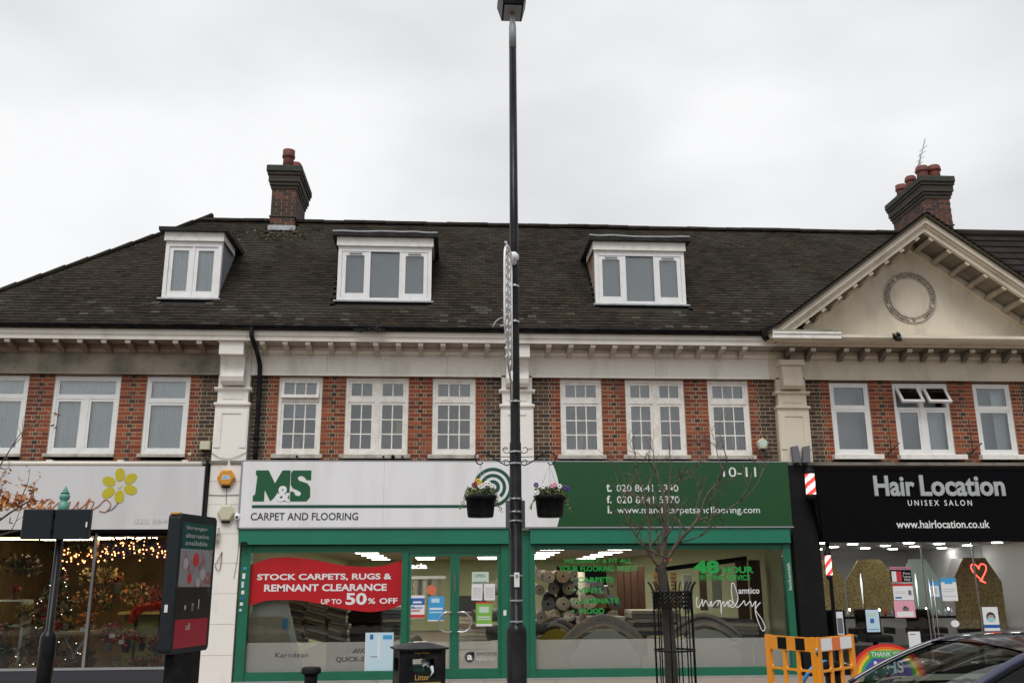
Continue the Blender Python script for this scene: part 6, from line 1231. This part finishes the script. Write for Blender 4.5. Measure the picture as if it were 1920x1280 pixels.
# greenhouse rails: A-pillar, roof side, rear
side = smooth([(1.02, .80, .97), (1.35, .76, 1.16), (1.72, .70, 1.325), (2.0, .66, 1.385), (2.5, .64, 1.41), (3.1, .62, 1.39), (3.5, .62, 1.30), (3.75, .66, 1.0)], 4)
for sg_ in (-1, 1):
    pth = [(CXn+q.x, CYc+sg_*q.y, RZ+q.z) for q in side]; part('roof_rail', M().tube(pth, .034 if sg_ < 0 else .02, 8), 'carrail' if sg_ < 0 else 'carpaint', car)
    part('window_seal', M().tube([(a, b+sg_*.028, c_-.03) for a, b, c_ in pth[3:-2]], .016, 6), 'rubber', car)
    part('door_pillar', M().tube([(CXn+2.35, CYc+sg_*.84, RZ+.96), (CXn+2.42, CYc+sg_*.67, RZ+1.38)], .03, 6), 'rubber', car)
    part('belt_seal', M().tube([(CXn+1.1, CYc+sg_*.845, RZ+.955), (CXn+3.6, CYc+sg_*.845, RZ+.99)], .014, 6), 'rubber', car)
roofq = [q for q in side if 1.70 <= q.x <= 3.45]; v = []; f = []; n_ = 8
for q in roofq:
    for i in range(n_+1): t_ = -1+2*i/n_; v.append((CXn+q.x, CYc+q.y*t_, RZ+q.z+.035*(1-t_*t_)+.01))
f = [(i*(n_+1)+j, (i+1)*(n_+1)+j, (i+1)*(n_+1)+j+1, i*(n_+1)+j+1) for i in range(len(roofq)-1) for j in range(n_)]
part('roof', M().add(v, f, True).add([(a, b, c_-.03) for a, b, c_ in v], f, True), 'carpaint', car)
wq = [q for q in side if q.x <= 1.75]; v = []
for q in wq:
    for i in range(n_+1): t_ = -1+2*i/n_; v.append((CXn+q.x-.07*(1-t_*t_)*(1-(q.x-1.02)/.8)-.0, CYc+q.y*t_*.97, RZ+q.z+.035*(1-t_*t_)))
f = [(i*(n_+1)+j, (i+1)*(n_+1)+j, (i+1)*(n_+1)+j+1, i*(n_+1)+j+1) for i in range(len(wq)-1) for j in range(n_)]
part('windscreen', M().add(v, f, True), 'carglass', car)
for sg_ in (-1, 1):
    up_ = [(CXn+q.x, CYc+sg_*(q.y+.01), RZ+q.z-.03) for q in side if 1.1 < q.x < 3.6]; dn_ = [(a, CYc+sg_*.84, RZ+.96) for a, b, c_ in up_]; nn_ = len(up_)
    part('side_window', M().add(up_+dn_, [(i, i+1, nn_+i+1, nn_+i) for i in range(nn_-1)], True), 'carglass', car)
part('rear_window', M().add([(CXn+3.47, CYc-.6, RZ+1.3), (CXn+3.47, CYc+.6, RZ+1.3), (CXn+3.76, CYc+.66, RZ+1.0), (CXn+3.76, CYc-.66, RZ+1.0)], [(0, 1, 2, 3)]), 'carglass', car)
for x, sg_ in ((.72, -1), (.72, 1), (3.2, -1), (3.2, 1)):
    w_ = part('wheel', M(), 'rubber', car) if 0 else None
    m = M(); cxx, cyy, czz = CXn+x, CYc+sg_*.80, RZ+.31; n_ = 24
    for r0, d0 in (): pass
    pr = [(.31, -.10), (.315, -.06), (.315, .06), (.31, .10), (.20, .10), (.20, -.10)]
    v = [(cxx+r*math.cos(2*math.pi*i/n_), cyy+d, czz+r*math.sin(2*math.pi*i/n_)) for r, d in pr for i in range(n_)]
    m.add(v, [(a*n_+i, a*n_+(i+1) % n_, ((a+1) % 6)*n_+(i+1) % n_, ((a+1) % 6)*n_+i) for a in range(6) for i in range(n_)], True); w_ = part('wheel', m, 'rubber', car)
    rm = M().prism([(cxx+.2*math.cos(i*.2618), czz+.2*math.sin(i*.2618)) for i in range(24)], lambda u, ww, d: (u, cyy+d, ww), -.04, .04)
    for i in range(5): a = i*1.2566; rm.tube([(cxx, cyy+sg_*.07, czz), (cxx+.19*math.cos(a), cyy+sg_*.06, czz+.19*math.sin(a))], .022, 6)
    part('rim', rm, 'galv', w_)
for sg_ in (-1, 1):
    part('headlight', M().prism([(.05, .56), (.30, .66), (.42, .74), (.12, .70)], lambda u, w, d: (CXn+u, CYc+sg_*(.70+d+u*.12), RZ+w), -.02, .03), 'carglass', car)
    mo = part('door_mirror', M().lathe([(.001, -.07), (.05, -.06), (.085, 0), (.07, .05), (.03, .075)], (CXn+1.42, CYc+sg_*.98, RZ+1.0), 14, sx=.7, sy=1.2), 'carrail', car)
    part('mirror_arm', M().tube([(CXn+1.42, CYc+sg_*.84, RZ+.96), (CXn+1.42, CYc+sg_*.94, RZ+.98)], .022), 'rubber', mo)
    part('wiper', M().tube([(CXn+.98, CYc+sg_*.5, RZ+1.0), (CXn+1.15, CYc+sg_*.1, RZ+1.085)], .008, 5), 'rubber', car)
part('dashboard', M().bbox(CXn+1.1, CXn+1.65, CYc-.72, CYc+.72, RZ+.82, RZ+.955, .04), 'rubber', car)
for sg_ in (-1, 1):
    st_ = part('seat', M().bbox(CXn+2.0, CXn+2.5, CYc+sg_*.38-.25, CYc+sg_*.38+.25, RZ+.35, RZ+.52, .04).bbox(CXn+2.45, CXn+2.6, CYc+sg_*.38-.24, CYc+sg_*.38+.24, RZ+.5, RZ+1.02, .04), 'black_i', car)
    part('headrest', M().bbox(CXn+2.52, CXn+2.6, CYc+sg_*.38-.13, CYc+sg_*.38+.13, RZ+1.05, RZ+1.22, .03), 'black_i', st_)
part('steering_wheel', M().tube([(CXn+1.78+.06*math.sin(i*.2618), CYc+.38+.18*math.cos(i*.2618), RZ+.86+.17*math.sin(i*.2618)) for i in range(25)], .014, 7), 'rubber', car)
part('interior', M().box(CXn+1.1, CXn+3.5, CYc-.8, CYc+.8, RZ+.25, RZ+.3), 'rubber', car)
# driver: one continuous body grown from a skeleton
def skinned(name, joints, bones, mt, parent, sub=2, root=0):
    me = bpy.data.meshes.new('shape'); me.from_pydata([Vector(j[0])-ORG[parent] for j in joints], bones, []); o = bpy.data.objects.new(name, me); C.objects.link(o)
    md = o.modifiers.new('s', 'SKIN'); sb = o.modifiers.new('d', 'SUBSURF'); sb.levels = sub; sb.render_levels = sub
    for i, j in enumerate(joints): r = j[1]; me.skin_vertices[0].data[i].radius = (r, r) if not isinstance(r, tuple) else r; me.skin_vertices[0].data[i].use_root = (i == root)
    bpy.context.view_layer.update(); m2 = bpy.data.meshes.new_from_object(o.evaluated_get(bpy.context.evaluated_depsgraph_get())); bpy.data.objects.remove(o)
    m2.materials.clear(); m2.materials.append(MT[mt]); m2.polygons.foreach_set('use_smooth', [True]*len(m2.polygons)); o = bpy.data.objects.new(name, m2); C.objects.link(o); o.parent = parent; ORG[o] = ORG[parent]; return o
sx, sy = CXn+2.33, CYc+.38
pr = thing('person', 'driver in a dark jacket wearing a pale blue face mask, hands on the wheel', 'person', (sx, sy, RZ+.5)); pr.scale = (1, 1, .93)
J = [((sx, sy, RZ+.60), .15), ((sx-.02, sy, RZ+.80), .15), ((sx-.02, sy, RZ+.98), .15), ((sx-.03, sy, RZ+1.08), .055)]
for s_ in (-1, 1): J += [((sx-.03, sy+s_*.19, RZ+1.0), .065), ((sx-.2, sy+s_*.25, RZ+.80), .05), ((sx-.42, sy+s_*.19, RZ+.90), .035)]
J += [((sx-.2, sy-.1, RZ+.60), .08), ((sx-.5, sy-.12, RZ+.62), .065), ((sx-.8, sy-.12, RZ+.35), .045), ((sx-.2, sy+.1, RZ+.60), .08), ((sx-.5, sy+.12, RZ+.62), .065), ((sx-.8, sy+.12, RZ+.35), .045)]
skinned('body', J, [(0, 1), (1, 2), (2, 3), (2, 4), (4, 5), (5, 6), (2, 7), (7, 8), (8, 9), (0, 10), (10, 11), (11, 12), (0, 13), (13, 14), (14, 15)], 'cloth', pr)
hx, hz = sx-.06, RZ+1.21
hd = part('head', M().lathe([(.045, -.14), (.055, -.11), (.072, -.07), (.082, -.02), (.084, .03), (.078, .07), (.055, .105), (.02, .12)], (hx, sy, hz), 18, sx=1.12, sy=.92).ball((hx-.1, sy, hz-.01), .016, 8, 6).ball((hx, sy-.078, hz-.01), .02, 8, 6).ball((hx, sy+.078, hz-.01), .02, 8, 6), 'skin', pr)
part('hair', M().lathe([(.088, .02), (.089, .05), (.082, .085), (.055, .118), (.02, .13)], (hx+.012, sy, hz), 18, sx=1.1, sy=.98), 'hair', hd)
part('eye', M().ball((hx-.088, sy-.03, hz+.015), .009, 8, 6), 'ink', hd); part('eye', M().ball((hx-.088, sy+.03, hz+.015), .009, 8, 6), 'ink', hd)
part('face_mask', M().lathe([(.05, -.12), (.078, -.085), (.09, -.05), (.088, -.015)], (hx-.018, sy, hz), 18, sx=1.12, sy=.9), 'mask', pr)
for s_ in (-1, 1):
    hx2, hy2, hz2 = sx-.45, sy+s_*.185, RZ+.91; pm = [((hx2+.03, hy2, hz2), .026), ((hx2-.03, hy2, hz2+.01), .03)]; bn_ = [(0, 1)]
    part('hand', M().tube([p[0] for p in pm], [.026, .034], 8), 'skin', pr)
    for i in range(4): oy = (i-1.5)*.018; part('finger', M().tube([(hx2-.03, hy2+oy, hz2+.01), (hx2-.075, hy2+oy, hz2+.02), (hx2-.095+.004*i, hy2+oy, hz2), (hx2-.08, hy2+oy, hz2-.022)], [.010, .009, .008, .007], 6), 'skin', pr)
    part('thumb', M().tube([(hx2-.01, hy2-s_*.02, hz2+.01), (hx2-.05, hy2-s_*.045, hz2+.025), (hx2-.075, hy2-s_*.04, hz2+.01)], [.012, .010, .008], 6), 'skin', pr)

# ------------------------------------------------------------------ terrace across the road (seen only mirrored in the glass)
op = thing('opposite_terrace', 'brick terrace on the far side of the road, mirrored in the shop glass', 'building', (0, -26, 0))
ow = part('wall', M().box(-45, 45, -31, -26, 0, 5.0), mat('brown brick terrace', (.16, .085, .06), .9, (.08, .05, .04), .6, 1.5), op)
part('roof', M().prism([(-25.6, 5.0), (-28.5, 6.9), (-31.4, 5.0)], lambda u, w, d: (d, u, w), -45, 45), 'under', op)
for i in range(18):
    x = -43+i*5
    f_ = part('shopfront', M().box(x-2.1, x+2.1, -26, -25.96, .4, 2.6), 'dark', op); part('fascia', M().box(x-2.3, x+2.3, -26, -25.85, 2.75, 3.4), rnd.choice([MT['red_p'], MT['blue'], MT['sign_white'], MT['sign_green'], MT['black_i'], MT['amber']]), op)
    for dx in (-1.2, 1.2): part('window', M().box(x+dx-.5, x+dx+.5, -26, -25.95, 3.7, 4.7), 'sign_white', f_); part('pane', M().box(x+dx-.4, x+dx+.4, -25.95, -25.94, 3.8, 4.6), 'dark', f_)
